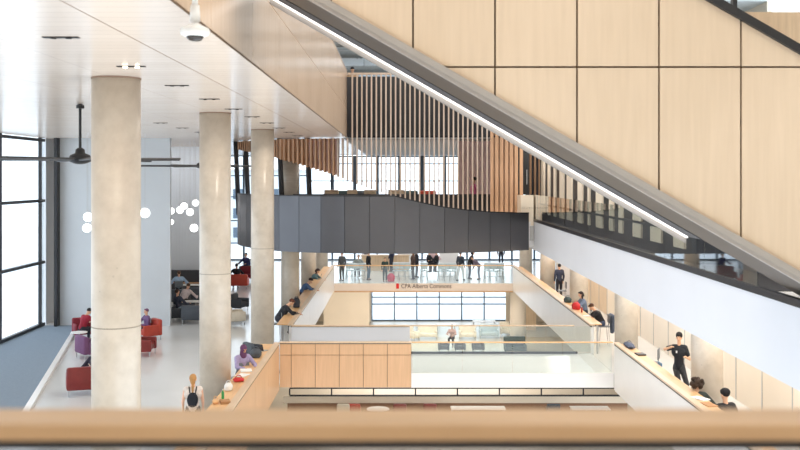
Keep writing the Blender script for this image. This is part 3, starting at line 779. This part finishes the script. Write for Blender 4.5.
    if extra: extra(t, dict(chest=chest, pel=pel, S=S, A=A, neck=neck, head=head, ax=ax))
    return t
SKIN2 = (196, 146, 112); SKIN3 = (150, 104, 78)
LEANARM = [((s*.10, .20, -.22), (-s*.02, .42, -.24)) for s in (-1, 1)]
def desk_person(label, u, y, x, side, **kw):
    """sitting at the rail desk, facing the atrium; side +1 faces +x"""
    rz = (-PI/2 if side > 0 else PI/2)+kw.pop('turn', 0)
    return person(label, x, y, rz, 'sit', sh=.75, arms=kw.pop('arms', LEANARM), **kw)
# left desk
desk_person('person with black hooded jacket and brown hair leaning over the left desk', 0, 37.6, -4.50, 1, scale=1.1, lean=.62, shirt=(36, 40, 48), hair=(96, 54, 40), head_pitch=.5, turn=.25)
stool('grey bar stool under the person in the black hooded jacket', -4.60, 37.6, PI/2+.25+PI)
desk_person('person in blue denim shirt bending over papers at the left desk', 0, 45.9, -4.44, 1, scale=1.05, lean=.55, shirt=(74, 104, 150), legs=(40, 46, 70), hair=(40, 32, 34), head_pitch=.45, turn=.1)
stool('grey bar stool under the person in the denim shirt', -4.54, 45.9, PI/2+.1+PI)
desk_person('dark haired person in grey teal top, farthest reader at the left desk', 0, 50.9, -4.38, 1, lean=.4, shirt=(96, 130, 140), hair=(52, 36, 36), style='long', head_pitch=.4, turn=-.2)
stool('grey bar stool under the farthest reader at the left desk', -4.46, 50.9, PI/2-.2+PI)
desk_person('person in lilac sweater and purple head scarf beside the second column', 0, 27.5, -4.32, 1, lean=.12, shirt=(170, 158, 196), hair=(104, 60, 96), style='hijab', skin=SKIN2, turn=-.9, head_pitch=.25)
stool('grey bar stool under the person in the lilac sweater', -4.38, 27.5, PI/2-.9+PI)
# right desk
desk_person('person in black shirt with jeans leaning on the right desk, grey jacket over chair', 0, 37.0, 7.66, -1, lean=.5, shirt=(30, 30, 36), sleeve='short', legs=(70, 84, 110), hair=(84, 52, 36), head_pitch=.45, turn=-.1)
s_ = stool('grey bar stool under the person in the black shirt', 7.72, 37.0, -PI/2)
desk_person('person with long dark hair and grey blue sweater beside the red bag', 0, 40.2, 7.62, -1, lean=.2, shirt=(112, 126, 150), hair=(46, 34, 34), style='long', head_pitch=.2, turn=.1)
stool('grey bar stool under the person in the grey blue sweater', 7.68, 40.2, -PI/2)
# jacket hung on the stool
bm = bmesh.new(); cap(bm, (8.02, 36.85, F1+1.12), (8.02, 37.2, F1+1.12), .07, .07); cap(bm, (8.05, 36.85, F1+1.1), (8.08, 36.9, F1+.6), .08, .07); cap(bm, (8.05, 37.18, F1+1.1), (8.07, 37.15, F1+.5), .08, .08)
me = remesh(bm, .02); me.materials.append(cloth((92, 102, 120))); o = bpy.data.objects.new('jacket', me); COL.objects.link(o); tag(o, 'grey blue jacket draped on the stool behind the person in black', 'jacket')
# standing man on the right
def lanyard(t, J):
    bm = bmesh.new(); p = J['chest']+Vector((.06, .155, .02)); box(bm, p.x-.022, p.x+.022, p.y-.004, p.y+.006, p.z-.03, p.z+.03); obj('shirt_logo', bm, 'paper', t)
man = person('young man in black T-shirt and dark trousers leaning on a chair, hand raised', X_at(679, 27.4), 27.4, PI-.35, 'stand', shirt=(34, 38, 46), legs=(66, 70, 76), skin=(230, 184, 150), hair=(26, 24, 26), sleeve='short',
       arms=[((-.12, .04, -.27), (-.04, .24, -.20)), ((.23, .10, -.05), (.06, .22, .02))],
       legpts=[[(-.09, 0, .90), (-.24, .10, .52), (-.02, .02, .09)], [(.09, 0, .90), (-.02, .16, .50), (.12, .06, .085)]], face=True, scale=1.13, voxel=.009, extra=lanyard, headyaw=-.1, lean=-.06, style='mop')
man.scale = (.92, .96, 1.12)
stool('grey bar stool alone near the far end of the right desk', X_at(562, 48.5), 48.5, -PI/2)
stool('blue plastic bar stool the standing man leans on', X_at(667, 27.6), 27.6, PI/2, 'blueplastic', sh=.72)
stool('empty grey bar stool left of the standing man', X_at(652, 29.7), 29.7, -PI/2-.4, 'greychair')
person('person with dark curly hair at the lower right desk end, only the head showing', X_at(697, 24.2), 24.2, -.25, 'sit', sh=.42, shirt=(60, 70, 66), hair=(62, 46, 36), style='curly', lean=.1, head_pitch=0) 
person('person with black hair at the lower right edge, only the head showing', X_at(727, 23.4), 23.4, .35, 'sit', sh=.22, shirt=(40, 40, 44), hair=(24, 22, 26), style='mop', lean=.1, scale=1.12)
stool('bar stool under the curly haired person', X_at(697, 24.2), 24.2, PI-.25, 'greychair', sh=.42)
stool('bar stool under the black haired person at the edge', X_at(727, 23.4), 23.4, .35+PI, 'greychair', sh=.3)
person('person in black standing beyond the right balustrade with back turned', X_at(555, 53.0), 51.6, .2, 'stand', shirt=(54, 60, 82), legs=(34, 36, 46), hair=(30, 28, 30))
# walking woman
def bag(t, J):
    bm = bmesh.new(); c = J['chest']+Vector((0, -.2, -.10)); ball(bm, c, .135, .08, .18, 16); box(bm, c.x-.10, c.x+.1, c.y-.07, c.y-.0, c.z-.14, c.z-.02, r=.02)
    me = remesh(bm, .012); me.materials.append(cloth((30, 34, 46))); o = bpy.data.objects.new('backpack', me); COL.objects.link(o); o.parent = t
    bm = bmesh.new()
    for s in (-1, 1):
        tube(bm, J['chest']+Vector((s*.06, -.15, .02)), J['chest']+Vector((s*.09, -.06, .19)), .014, n=8)
    obj('strap', bm, cloth((30, 34, 46)), t)
person('woman with blonde ponytail and white top walking away with a small dark backpack', X_at(193, 23.0), 23.0, .15, 'walk', scale=.97, shirt=(238, 228, 222), legs=(60, 64, 78), skin=(236, 190, 164), hair=(190, 142, 88), style='ponytail', sleeve='none', extra=bag, voxel=.01)
# ------------------------------------------------------------------ armchairs at left
armchair('large red leather armchair nearest the lower left corner', -9.05, 28.8, PI+.35, 'redleather', w=1.1, d=.85, h=.84)
person('person in dark clothes sunk in the red leather armchair', -8.9, 29.3, .1, 'sit', sh=.42, shirt=(50, 44, 60), legs=(44, 44, 56), hair=(50, 30, 30), scale=.95)
armchair('purple armchair behind the red leather armchair', X_at(90, 34.5), 34.5, PI-.9, 'purple', w=.9)
armchair('crimson armchair farthest left by the white kerb', X_at(86, 38.6), 38.6, .5, 'crimson', w=.95)
person('person in crimson top bent over a book near the white kerb', X_at(82, 37.8), 37.8, -.6, 'sit', sh=.42, shirt=(150, 28, 50), legs=(40, 40, 50), hair=(34, 28, 32), lean=.4, head_pitch=.5)
table('small white side table between the crimson and purple armchairs', X_at(79, 36.3), 36.3, r=.3, h=.62)
armchair('orange red armchair just right of the nearest column', X_at(149.5, 38.3), 38.3, -.9, 'orange', w=.7)
person('person in purple hooded top in the orange red armchair', X_at(148, 38.6), 38.55, -.9+PI, 'sit', scale=.88, sh=.42, shirt=(112, 84, 128), legs=(40, 40, 60), hair=(120, 80, 110), lean=.1)
armchair('dark red armchair half hidden by the nearest column', X_at(143, 35.0), 35.0, PI/2, 'redleather', w=.9)
# informal learning area between first and second column
armchair('charcoal sofa with its back to the hall, left of the second column', X_at(196, 42.6), 42.6, PI, 'dkgrey', w=1.15, h=.82, name='sofa', cat='sofa')
armchair('charcoal armchair at the left end of the charcoal sofa', X_at(176, 43.2), 43.3, PI/2+.5, 'dkgrey', w=.8, h=.6)
armchair('black armchair farther back beside the study table', X_at(198, 49.5), 49.5, PI, 'dkgrey', w=.9)
armchair('black armchair behind the person in the white shirt', X_at(175, 47.5), 48.6, PI-.4, 'dkgrey', w=.8)
person('person in blue grey jeans reclining on the charcoal armchair', X_at(178, 43.4), 43.6, -.7, 'sit', sh=.45, shirt=(60, 66, 84), legs=(150, 172, 190), hair=(60, 44, 40), lean=-.15)
person('person in white and pink shirt bent over the study table', X_at(186, 46.4), 46.0, -.4, 'sit', sh=.48, shirt=(226, 210, 210), legs=(60, 54, 50), hair=(90, 66, 54), lean=.45, head_pitch=.3)
armchair('charcoal chair of the person in the white and pink shirt', X_at(186, 46.4), 46.0, PI-.4, 'dkgrey', w=.7, h=.62)
table('white study table behind the charcoal sofa', X_at(190, 44.8), 44.7, w=1.3, d=.6, h=.7)
table('long white table in front of the dark media wall', X_at(190, 50.6), 51.4, w=1.7, d=.6, h=.72)
person('person in light blue shirt seated with back turned before the dark wall', X_at(179, 50.4), 50.4, .2, 'sit', sh=.6, shirt=(168, 196, 224), legs=(34, 36, 44), hair=(84, 60, 48))
stool('bar stool under the person in the light blue shirt', X_at(179, 50.4), 50.4, PI+.2, sh=.6)
t = thing('media_wall', 'low dark media wall behind the study tables', 'media wall', (X_at(187, 53.6), 53.6, F1))
obj('dark_panel', many([(-1.0, 1.35, 0, .2, .08, 1.25)]), 'bulk', t); obj('plinth', many([(-.95, 1.3, .03, .2, 0, .08)]), 'black', t); obj('display_shelf', many([(-.2, 1.2, -.2, 0, .55, .6)]), 'brown', t)
# right of the second column
armchair('bright red armchair with its back to the hall, between second and third columns', X_at(237, 56.0), 56.0, PI, 'orange', w=1.3, h=.82)
armchair('pink red armchair facing the bright red one', X_at(247, 59.5), 59.8, 0, 'crimson', w=1.0, h=.9)
person('person in black seated in the bright red armchair', X_at(236, 56.3), 56.5, .3, 'sit', sh=.44, shirt=(30, 32, 40), legs=(40, 44, 60), hair=(30, 26, 30))
person('person in dark blue sitting high beyond the pink red armchair', X_at(246, 62), 62.0, 2.6, 'sit', sh=.62, shirt=(60, 60, 110), hair=(40, 30, 30))
stool('bar stool under the person in dark blue', X_at(246, 62), 62.0, 2.6+PI, sh=.62)
armchair('charcoal tub chair at the left side of the third column', X_at(238, 46.5), 46.5, 1.2, 'dkgrey', w=.8)
armchair('white lounge chair close to the left side of the third column', X_at(236, 42.5), 42.3, 1.9, 'ltchair', w=.8)
armchair('charcoal chair behind the lilac sweater person, left of the desk', X_at(262, 33.5), 32.4, 2.2, 'dkgrey', w=.7, h=.9)
# ------------------------------------------------------------------ items on the desks
ZD = F1+1.075
def flat(name, label, cat, x, y, sx, sy, sz, mat, rz=0, group=None, r=.0):
    o = obj(name, bx(-sx/2, sx/2, -sy/2, sy/2, 0, sz, r=r), mat); o.location = (x, y, ZD+.001); o.rotation_euler[2] = rz
    return tag(o, label, cat, group)
def laptop(label, x, y, rz, z=ZD):
    t = thing('laptop', label, 'laptop', (x, y, z+.001), rz)
    obj('base', bx(-.16, .16, -.11, .11, 0, .018, r=.004), 'silver', t)
    bm = bmesh.new(); box(bm, -.16, .16, -.005, .005, 0, .21); bmesh.ops.rotate(bm, cent=(0, 0, 0), matrix=Matrix.Rotation(-.3, 3, 'X'), verts=bm.verts[:]); bmesh.ops.translate(bm, vec=(0, .108, .016), verts=bm.verts[:]); obj('screen', bm, 'screen', t)
def bottle(label, x, y, mat, z=ZD):
    t = thing('bottle', label, 'bottle', (x, y, z+.001))
    bm = bmesh.new(); lathe(bm, [(.032, 0), (.034, .02), (.034, .15), (.014, .19), (.014, .21)], n=16); obj('bottle_body', bm, mat, t, True)
    bm = bmesh.new(); lathe(bm, [(.016, .205), (.016, .23)], n=14); obj('bottle_cap', bm, 'paper', t)
def bagm(label, x, y, mat, sx=.28, sy=.16, sz=.2, z=ZD, rz=0, name='bag'):
    t = thing(name, label, 'bag', (x, y, z+.001), rz)
    bm = bmesh.new(); ball(bm, (0, 0, sz*.5), sx/2, sy/2, sz/2, 14); box(bm, -sx*.42, sx*.42, -sy*.4, sy*.4, 0.01, sz*.6, r=.03)
    me = remesh(bm, .012); me.materials.append(M[mat] if isinstance(mat, str) else mat); o = bpy.data.objects.new('bag_body', me); COL.objects.link(o); o.parent = t
    bm = bmesh.new()
    for i in range(8):
        a0, a1 = PI*i/8, PI*(i+1)/8; tube(bm, (sx*.25*math.cos(a0), 0, sz*.9+.07*math.sin(a0)), (sx*.25*math.cos(a1), 0, sz*.9+.07*math.sin(a1)), .01, n=6)
    obj('handle', bm, mat, t, True)
LX = XL-.37; RX = XR+.32
bagm('red pouch on the left desk below the lilac sweater', LX+.02, 25.3, 'red', .30, .30, .10, rz=.3, name='pouch')
flat('open_book', 'open white book in front of the lilac sweater person', 'book', LX, 26.7, .30, .42, .02, 'paper', .2)
flat('paper_stack', 'stack of loose papers between the open book and red pouch', 'papers', LX, 26.05, .28, .4, .015, 'paper', -.3)
bagm('black backpack lying on the left desk near the bridge', LX-.02, 28.7, 'dkgrey', .34, .5, .26)
laptop('open laptop on the left desk beside the black backpack', LX, 29.8, 2.6)
bottle('green drink bottle at the near end of the left desk', -4.1, 23.3, 'green')
flat('snack_box', 'brown food carton beside the green bottle', 'carton', -3.98, 22.9, .22, .28, .06, 'brown', .3)
bagm('white paper bag at the near end of the left desk', -4.12, 24.2, 'paper', .22, .24, .2)
bagm('orange food bag next to the brown carton', -4.18, 22.8, 'desk', .16, .2, .12)
flat('notebook', 'white notebook under the arms of the black hooded person', 'notebook', LX+.02, 38.1, .24, .32, .015, 'paper', .3)
bagm('black and white backpack on the desk beyond the hooded person', LX+.05, 39.6, cloth((52, 54, 62)), .3, .34, .42)
flat('notebook', 'white notebook in front of the denim shirt person', 'notebook', LX, 46.0, .24, .5, .015, 'paper', .1)
laptop('open laptop before the farthest left desk reader', LX, 51.3, -PI/2)
bagm('red bag on the right desk beside the long haired person', RX-.1, 39.0, 'red', .34, .4, .3)
bagm('dark green bag on the right desk behind the red bag', RX-.05, 41.2, 'teal', .34, .34, .24)
flat('notebook', 'white notebook under the arms of the person in the black shirt', 'notebook', RX-.02, 37.2, .24, .34, .015, 'paper', .1)
bottle('orange drink bottle on the right desk by the black shirt person', RX-.02, 38.2, 'orange')
bagm('grey blue scarf bundle lying at the far end of the lower right desk', RX-.02, 30.4, cloth((96, 106, 130)), .26, .9, .14, name='scarf')
flat('folder', 'dark folder beside the grey blue scarf bundle', 'folder', RX, 29.1, .24, .34, .04, 'dark', .1)
flat('open_book', 'open book beside the curly haired head', 'book', RX-.02, 23.3, .24, .42, .025, 'paper', .5)
flat('notebook', 'brown notebook beyond the open book at lower right', 'notebook', RX-.0, 22.7, .24, .42, .02, 'brown', .2)
# ================================================================== commons seen across the atrium
FY = 61.0
def cp(label, u, y, rz, **kw): return person(label, X_at(u, y), y, rz, voxel=.014, **kw)
cp('person in grey camouflage coat standing at the left end of the glass rail', 342, 60.2, 2.6, shirt=(84, 88, 92), legs=(54, 58, 62), hair=(30, 34, 60), skin=SKIN2)
cp('person in black jacket standing beside the left high table', 368.5, 60.6, -1.9, shirt=(26, 28, 36), legs=(60, 90, 110), hair=(28, 24, 30))
cp('seated person in grey top between the two standing at left', 358.5, 62.3, 3.0, pose='sit', sh=.5, shirt=(150, 160, 160), hair=(64, 64, 66), legs=(60, 66, 72))
cp('person in dark green coat standing left of the red bag', 385, 59.6, 3.3, shirt=(46, 66, 62), legs=(44, 60, 60), hair=(40, 40, 44), scale=.82)
bagm('pink red bag on the floor by the dark green coat', X_at(391, 59.6), 59.6, cloth((200, 70, 96)), .5, .3, .5, z=F1)
cp('person with curly brown hair standing at the middle high table', 413, 61.0, 1.2, shirt=(84, 66, 60), legs=(66, 60, 58), hair=(120, 82, 60), style='long')
cp('person in black jacket standing behind the curly haired person', 416.5, 62.2, -1.4, shirt=(34, 32, 40), legs=(40, 40, 50), hair=(30, 24, 28))
cp('person in black seated left of the pink top', 429, 62.5, -1.2, pose='sit', sh=.75, shirt=(30, 34, 44), hair=(26, 26, 34), style='bun')
cp('person in pale pink top between two dark dressed companions', 433.5, 63.4, 3.1, pose='sit', sh=.8, shirt=(220, 190, 196), hair=(130, 130, 140), legs=(70, 70, 90))
cp('person in black seated right of the pink top', 436.5, 62.4, 1.3, pose='sit', sh=.75, shirt=(30, 30, 38), hair=(30, 26, 30))
cp('person in dark jacket and white trousers walking by the rail', 460.5, 60.2, -.6, pose='walk', shirt=(50, 60, 74), legs=(224, 228, 232), hair=(36, 30, 36))
cp('person with long black hair leaning over the high table', 469.5, 61.2, -1.5, lean=.35, shirt=(28, 28, 34), legs=(52, 58, 74), hair=(24, 22, 26), style='long')
cp('person in mauve grey top bending low at the right high table', 479, 60.9, 1.4, lean=.8, shirt=(120, 110, 126), legs=(90, 96, 116), hair=(70, 54, 60), scale=.9)
for (u, y, rz, c, lb) in ((444.5, 71, 0, (36, 40, 60), 'distant person in navy near the windows, centre'), (391.5, 66, 1, (40, 42, 70), 'distant person in navy behind the pink red bag'), (501, 70, 0, (40, 40, 50), 'distant person in black near the right windows'), (366, 70, .3, (190, 150, 160), 'distant person in pink near the left windows')):
    cp(lb, u, y, rz, shirt=c, hair=(36, 34, 44))
def hightable(label, u0, u1, y, h=1.0):
    xa_, xb_ = X_at(u0, y), X_at(u1, y); table(label, (xa_+xb_)/2, y, w=xb_-xa_, d=.6, h=h, mat='frost')
hightable('glass topped high table at the left end behind the rail', 346, 366, 61.4, .95)
hightable('glass topped high table behind the rail, left of centre', 393, 410, 61.2)
hightable('glass topped high table in the middle behind the rail', 420, 428, 61.2)
hightable('glass topped high table in front of the pink top person', 438, 456, 60.9)
hightable('glass topped high table at the right end behind the rail', 484, 504, 61.0)
g_ = 'pale chairs behind the far glass rail'
proto = None
for (u, y, rz) in ((349, 60.5, .1), (355, 60.4, .2), (361, 60.5, -.2), (396, 60.3, 0), (402, 60.4, .3), (408, 60.3, -.2), (424, 60.3, .1), (441, 60.0, 0), (447, 60.1, .2), (453, 60.0, -.1), (487, 60.2, 0), (493, 60.1, .1), (500, 60.2, -.2)):
    if proto is None:
        proto = stool('pale grey chair standing at a high table behind the far glass rail', X_at(u, y), y, rz+PI, 'frost', sh=.62, group=g_); register(proto); o = proto
    else: o = copy_tree(proto)
    o.location = (X_at(u, y), y, F1); o.rotation_euler[2] = rz+PI
t = thing('white_partition', 'white free standing partition board behind the commons, centre', 'partition', (X_at(405, 68), 68, F1)); obj('board', many([(-.5, .7, 0, .06, .3, 2.0)]), 'white', t); obj('foot', many([(-.45, -.4, -.2, .25, 0, .3), (.6, .65, -.2, .25, 0, .3)]), 'steel', t)
t = thing('white_partition', 'white free standing partition board behind the person in black, right', 'partition', (X_at(449, 67), 67, F1)); obj('board', many([(-.65, .65, 0, .06, .3, 2.0)]), 'white', t); obj('foot', many([(-.55, -.5, -.2, .25, 0, .3), (.5, .55, -.2, .25, 0, .3)]), 'steel', t)
t = thing('service_counter', 'tan service counter behind the left high tables', 'counter', (X_at(385, 66), 66.5, F1)); obj('front_panel', many([(-1.6, 1.6, 0, .5, 0, 1.0)]), 'tan', t); obj('worktop', many([(-1.65, 1.65, -.05, .55, 1.0, 1.05)]), 'cap', t)
# ================================================================== balcony level behind the slats
for (u0, u1, lb) in ((324, 338, 'tan bench box behind the balcony rail, far left'), (347, 357, 'tan bench box behind the slats, second from left'), (364, 376, 'tan bench box behind the slats, third from left'), (388, 404, 'tan bench box behind the slats, near the middle')):
    y = 43.6; t = thing('bench', lb, 'bench', ((X_at(u0, y)+X_at(u1, y))/2, y, F2)); w = (X_at(u1, y)-X_at(u0, y))/2
    obj('bench_box', bx(-w, w, 0, .45, .05, 1.12, r=.02), 'tan', t); obj('plinth', many([(-w+.03, w-.03, .03, .42, 0, .05)]), 'dark', t); obj('top_pad', bx(-w, w, 0, .45, 1.121, 1.2, r=.02), 'cap', t)
for (u, lb) in ((343, 'green grey lounge chair behind the left slats'), (361, 'dark lounge chair between the tan bench boxes'), (410, 'green lounge chair behind the middle slats'), (428, 'tan lounge chair behind the right slats')):
    armchair(lb, X_at(u, 45.5), 45.5, 3.0, 'teal' if 'green' in lb else 'dkgrey' if 'dark' in lb else 'orange', z=F2, h=1.15, w=.8)
person('person in pink top standing behind the dense slats', X_at(474, 42.6), 42.6, 1.4, 'stand', z=F2, shirt=(214, 110, 150), hair=(40, 30, 30))
person('dark haired person looking down over the top of the slats', X_at(353, 43.3), 43.3, 3.0, 'stand', z=F3, shirt=(190, 160, 130), hair=(26, 24, 28), style='short', lean=.1, head_pitch=.5, scale=1.0)
# upper level ducts
for i, (y, z, r) in enumerate(((46.5, 6.6, .28), (50, 6.2, .2), (55, 6.9, .3), (60, 6.5, .25))):
    bm = bmesh.new(); tube(bm, (-12, y, z), (12, y, z), r, n=20)
    for x in range(-11, 12, 3): tube(bm, (x, y, z), (x, y, 7.598), .02, n=6); tube(bm, (x-.04, y, z), (x+.04, y, z), r+.03, n=20)
    tag(obj('air_duct', bm, 'duct', None, False), ('nearest galvanised air duct above the slats', 'second galvanised air duct above the slats', 'third galvanised air duct above the slats', 'farthest galvanised air duct above the slats')[i], 'air duct')
for i, y in enumerate((44.6, 48.2, 52.5, 57.5)):
    t = thing('strip_light', ('nearest white strip light under the upper ceiling', 'second white strip light under the upper ceiling', 'third white strip light under the upper ceiling', 'farthest white strip light under the upper ceiling')[i], 'strip light', (-3, y, 7.19))
    obj('housing', many([(-5, 5, -.06, .06, 0, .4)]), 'trim', t); obj('diffuser', many([(-5, 5, -.05, .05, -.02, 0)]), 'globe', t)
# ================================================================== lower level
def lounge(label, u, v, y, mat, w, h=.92, rz=0): return armchair(label, X_at(u, y), y, rz, mat, z=F0, w=w, d=.8, h=h, name='lounge_chair', cat='lounge chair')
lounge('cream lounge chair seen through the bridge glass, leftmost', 427.5, 340, 66.5, 'ltchair', 1.3)
lounge('cream lounge chair seen through the bridge glass, middle', 467.5, 340, 66.5, 'ltchair', 1.15)
lounge('white lounge chair seen through the bridge glass, right of the cream ones', 489, 340, 67, 'frost', 1.3)
lounge('cream lounge chair at the right end below the commons', 505, 340, 68, 'ltchair', .7)
lounge('narrow cream chair beside the white bridge panel', 413, 340, 66, 'ltchair', .6, rz=.8)
lounge('tall dark teal tub chair in front of the cream pillar', 515, 353, 61.2, 'teal', 1.35, 1.0)
lounge('dark round backed chair low in the glass, leftmost of three', 443.5, 353, 61.6, 'dkgrey', .68, .55)
lounge('dark round backed chair low in the glass, middle of three', 460, 353, 61.6, 'dkgrey', .68, .55)
lounge('dark round backed chair low in the glass, rightmost of three', 478, 353, 61.6, 'dkgrey', .75, .55)
person('person with black hair and pinkish top seated among the lower lounge chairs', X_at(452, 63.6), 63.6, 2.9, 'sit', z=F0, sh=.5, arms=LEANARM, shirt=(200, 160, 150), hair=(26, 24, 26), voxel=.014)
table('white table on the lower level left of the pink topped person', X_at(446, 68.5), 68.5, w=1.3, d=.8, z=F0)
table('white table on the lower level behind the middle cream chair', X_at(484, 70), 70, w=1.6, d=.8, z=F0)
struct('wall_back', many([(8.25, 9.9, 70.5, 70.7, F0, F1-.45)]), 'tan')
bm = bmesh.new(); tube(bm, (0, 0, 0), (0, 0, F1-.46-F0), .5, n=36); o = obj('round_pillar', bm, 'palecream', None, True); o.location = (X_at(518, 62.5), 62.5, F0)
tag(o, 'cream round pillar rising behind the dark teal tub chair', 'pillar')
# low partition with rail frame under the footbridge
t = thing('low_partition', 'long cream partition topped by a dark metal frame, below the footbridge', 'partition', (0, 45, F0))
x0, x1 = X_at(283, 45), X_at(632, 45)
obj('partition_panel', many([(x0, x1, 0, .12, .62, .93)]), 'cream', t); obj('recess', many([(x0+.2, x1-.2, .03, .1, 0, .62)]), 'brownwall', t)
obj('lower_bar', many([(x0+.3, x1, -.02, .1, .93, .99)]), 'dark', t)
obj('upper_bar', many([(x0+.3, x1-.3, .0, .08, 1.27, 1.32)]), 'dark', t)
for i in range(9):
    x = x0+.3+(x1-x0-.6)*i/8; obj('upright', many([(x-.03, x+.03, .0, .08, .99, 1.27)]), 'dark', t)
table('round white table seen just above the near handrail', X_at(378, 43.4), 43.4, r=.5, z=F0)
table('long white table right of the round one, above the near handrail', X_at(478, 43.6), 43.6, w=2.4, d=.7, z=F0)
table('white table on the right below the partition frame', X_at(590, 43.6), 43.6, w=1.7, d=.7, z=F0)
for (u, m_, lb) in ((354, 'orange', 'orange red chair left of the round white table'), (344, 'ltchair', 'pinkish white chair left of the orange red chair'), (400, 'redleather', 'brown red chair right of the round white table'), (430, 'redleather', 'red brown chair between the round and long tables'), (553, 'dkgrey', 'dark chair between the long and the right table')):
    armchair(lb, X_at(u, 44.2), 44.2, 3.1, m_, z=F0, w=.6, d=.6, h=.82, name='cafe_chair', cat='chair')
# cloth strip floors/structures under the bridge
# ================================================================== outside
g = bmesh.new(); box(g, -80, 80, 75.2, 260, -11.4, -11.1); struct('ground', g, 'snow')
def bld(label, x, y, w, h, mat):
    t = thing('office_building', label, 'building', (x, y, -11.1))
    obj('wall', many([(-w/2, w/2, 0, 12, 0, h)]), mat, t)
    bm = bmesh.new()
    for i in range(int(w/3)):
        for j in range(int(h/3.2)): box(bm, -w/2+.7+i*3, -w/2+2.3+i*3, -.06, 0.01, 1+j*3.2, 2.7+j*3.2)
    obj('window', bm, 'mull', t); obj('roof', many([(-w/2-.3, w/2+.3, -.3, 12.3, h, h+.4)]), 'trim', t)
bld('pale blue office building outside, right of centre', 40, 190, 40, 6, 'bluebld')
bld('pale grey office building outside, left of centre', -34, 165, 36, 12, 'bluebld2')
# ================================================================== light
w = bpy.data.worlds.new('sky'); scene.world = w; w.use_nodes = True; nt = w.node_tree
bg = nt.nodes['Background']; bg.inputs['Color'].default_value = (.82, .91, 1, 1); bg.inputs['Strength'].default_value = 2.4
def area(name, loc, rot, sx, sy, power, col):
    l = bpy.data.lights.new(name, 'AREA'); l.shape = 'RECTANGLE'; l.size = sx; l.size_y = sy; l.energy = power; l.color = col
    o = bpy.data.objects.new(name, l); COL.objects.link(o); o.location = loc; o.rotation_euler = rot; return o
WARM = (1, .84, .66); COOL = (.86, .93, 1)
def portal(name, loc, rot, sx, sy):
    o = area(name, loc, rot, sx, sy, 1, (1, 1, 1)); o.data.cycles.is_portal = True
area('atrium_fill', (1, 24, 7.8), (0, 0, 0), 10, 36, 1600, (1, .88, .74))  # added warm fill under the closed roof, there is no skylight opening
area('upper_right_fill', (11, 8, 7.8), (0, 0, 0), 8, 20, 160, (1, .94, .86))  # added fill light out of view, no fixture
portal('left_glazing', (-14.95, 25, -2.3), (0, -PI/2, 0), 8, 34)
portal('back_glazing', (0, 74.9, -2.2), (-PI/2, 0, 0), 31, 8)
portal('lower_glazing', (3.1, 74.8, -8.8), (-PI/2, 0, 0), 10.4, 4.1)
portal('upper_glazing', (0, 74.8, 5.3), (-PI/2, 0, 0), 31, 4.6)
area('lower_hall_fill', (2, 54, -6.9), (0, 0, 0), 12, 12, 800, (1, .92, .82))  # added fill for the lower level, no fixture
area('lower_hall_fill', (2, 33, -6.85), (0, 0, 0), 10, 3.2, 160, (1, .92, .82))  # same added fill, beneath the footbridge
area('right_side_fill', (8.4, 34, -3.0), (0, 0, 0), 1.5, 36, 600, (1, .94, .88))  # added fill hidden under the gallery slab, brightens the right side
area('lower_lounge_fill', (1, 66, -6.9), (.25, 0, 0), 14, 6, 700, (1, .93, .84))  # added fill to brighten the cream walls of the lower level
area('ribbed_wall_fill', (-11.6, 51.2, 1.55), (.5, 0, 0), 4.6, .25, 95, (.96, .97, 1))  # added light strip to brighten the ribbed wall
area('commons_fill', (2, 60, -3.0), (0, 0, 0), 16, 20, 600, (1, .95, .9))  # added fill hidden behind the curved balcony, no fixture
for y in (45, 50, 55, 62): area('balcony_ceiling_lamps', (1, y, 1.55), (0, 0, 0), 12, .25, 130, (1, .95, .9))
for y in (18, 25, 32, 39): area('gallery_fill', (5.7, y, 1.6), (0, 0, 0), .15, 3, 45, (1, .92, .82))  # added fill strips to brighten the cream louvre panels
area('upper_level_fill', (1, 58, 7.4), (0, 0, 0), 14, 22, 450, (1, .95, .9))  # wide area light over the upper level, no fixture modelled
area('rear_fill', (0, -2.5, 2.5), (PI/2, 0, 0), 14, 6, 150, (1, .94, .88))  # added fill behind the camera for faces turned towards it
l = bpy.data.lights.new('fascia_fill_spot', 'SPOT'); l.energy = 220; l.spot_size = 1.0; l.spot_blend = .9; l.shadow_soft_size = .15; l.color = (1, .9, .76)  # added spot out of view, stands in for a window reflection on the fascia
o = bpy.data.objects.new('fascia_fill_spot', l); COL.objects.link(o); o.location = (-.6, 9.2, 4.2); o.rotation_euler = (Vector((-2.1, 11.2, 2.1))-Vector(o.location)).to_track_quat('-Z', 'Y').to_euler()
for (x, y) in [(-3.96, 11.67+3.08*k) for k in range(10)]+[(-7.2, 11.67+3.08*k) for k in range(6, 10)]+[(-11, 46), (-11, 50)]:  # added fill spots, mostly at unlit slots, the last ones without any fitting
    l = bpy.data.lights.new('ceiling_fill_spot', 'SPOT'); l.energy = 75; l.spot_size = 2.4; l.spot_blend = .8; l.shadow_soft_size = .1; l.color = (1, .88, .74)
    o = bpy.data.objects.new('ceiling_fill_spot', l); COL.objects.link(o); o.location = (x, y, CE-.04)
bpy.data.scenes.remove(SCR)
# ================================================================== camera
cam = bpy.data.cameras.new('camera'); co = bpy.data.objects.new('camera', cam); COL.objects.link(co)
co.location = (0, 0, 0); co.rotation_euler = (PI/2, 0, 0)
cam.sensor_width = 36; cam.lens = F/800*36; cam.shift_x = (400-U0)/800; cam.shift_y = -(225-V0)/800
cam.clip_start = .1; cam.clip_end = 600
cam.dof.use_dof = True; cam.dof.focus_distance = 32; cam.dof.aperture_fstop = 2.3
scene.camera = co
scene.view_settings.view_transform = 'Standard'; scene.view_settings.look = 'None'
scene.view_settings.exposure = 0.12; scene.view_settings.gamma = 1
scene.cycles.use_denoising = True
scene.cycles.max_bounces = 8; scene.cycles.transparent_max_bounces = 16
scene.cycles.sample_clamp_indirect = 4
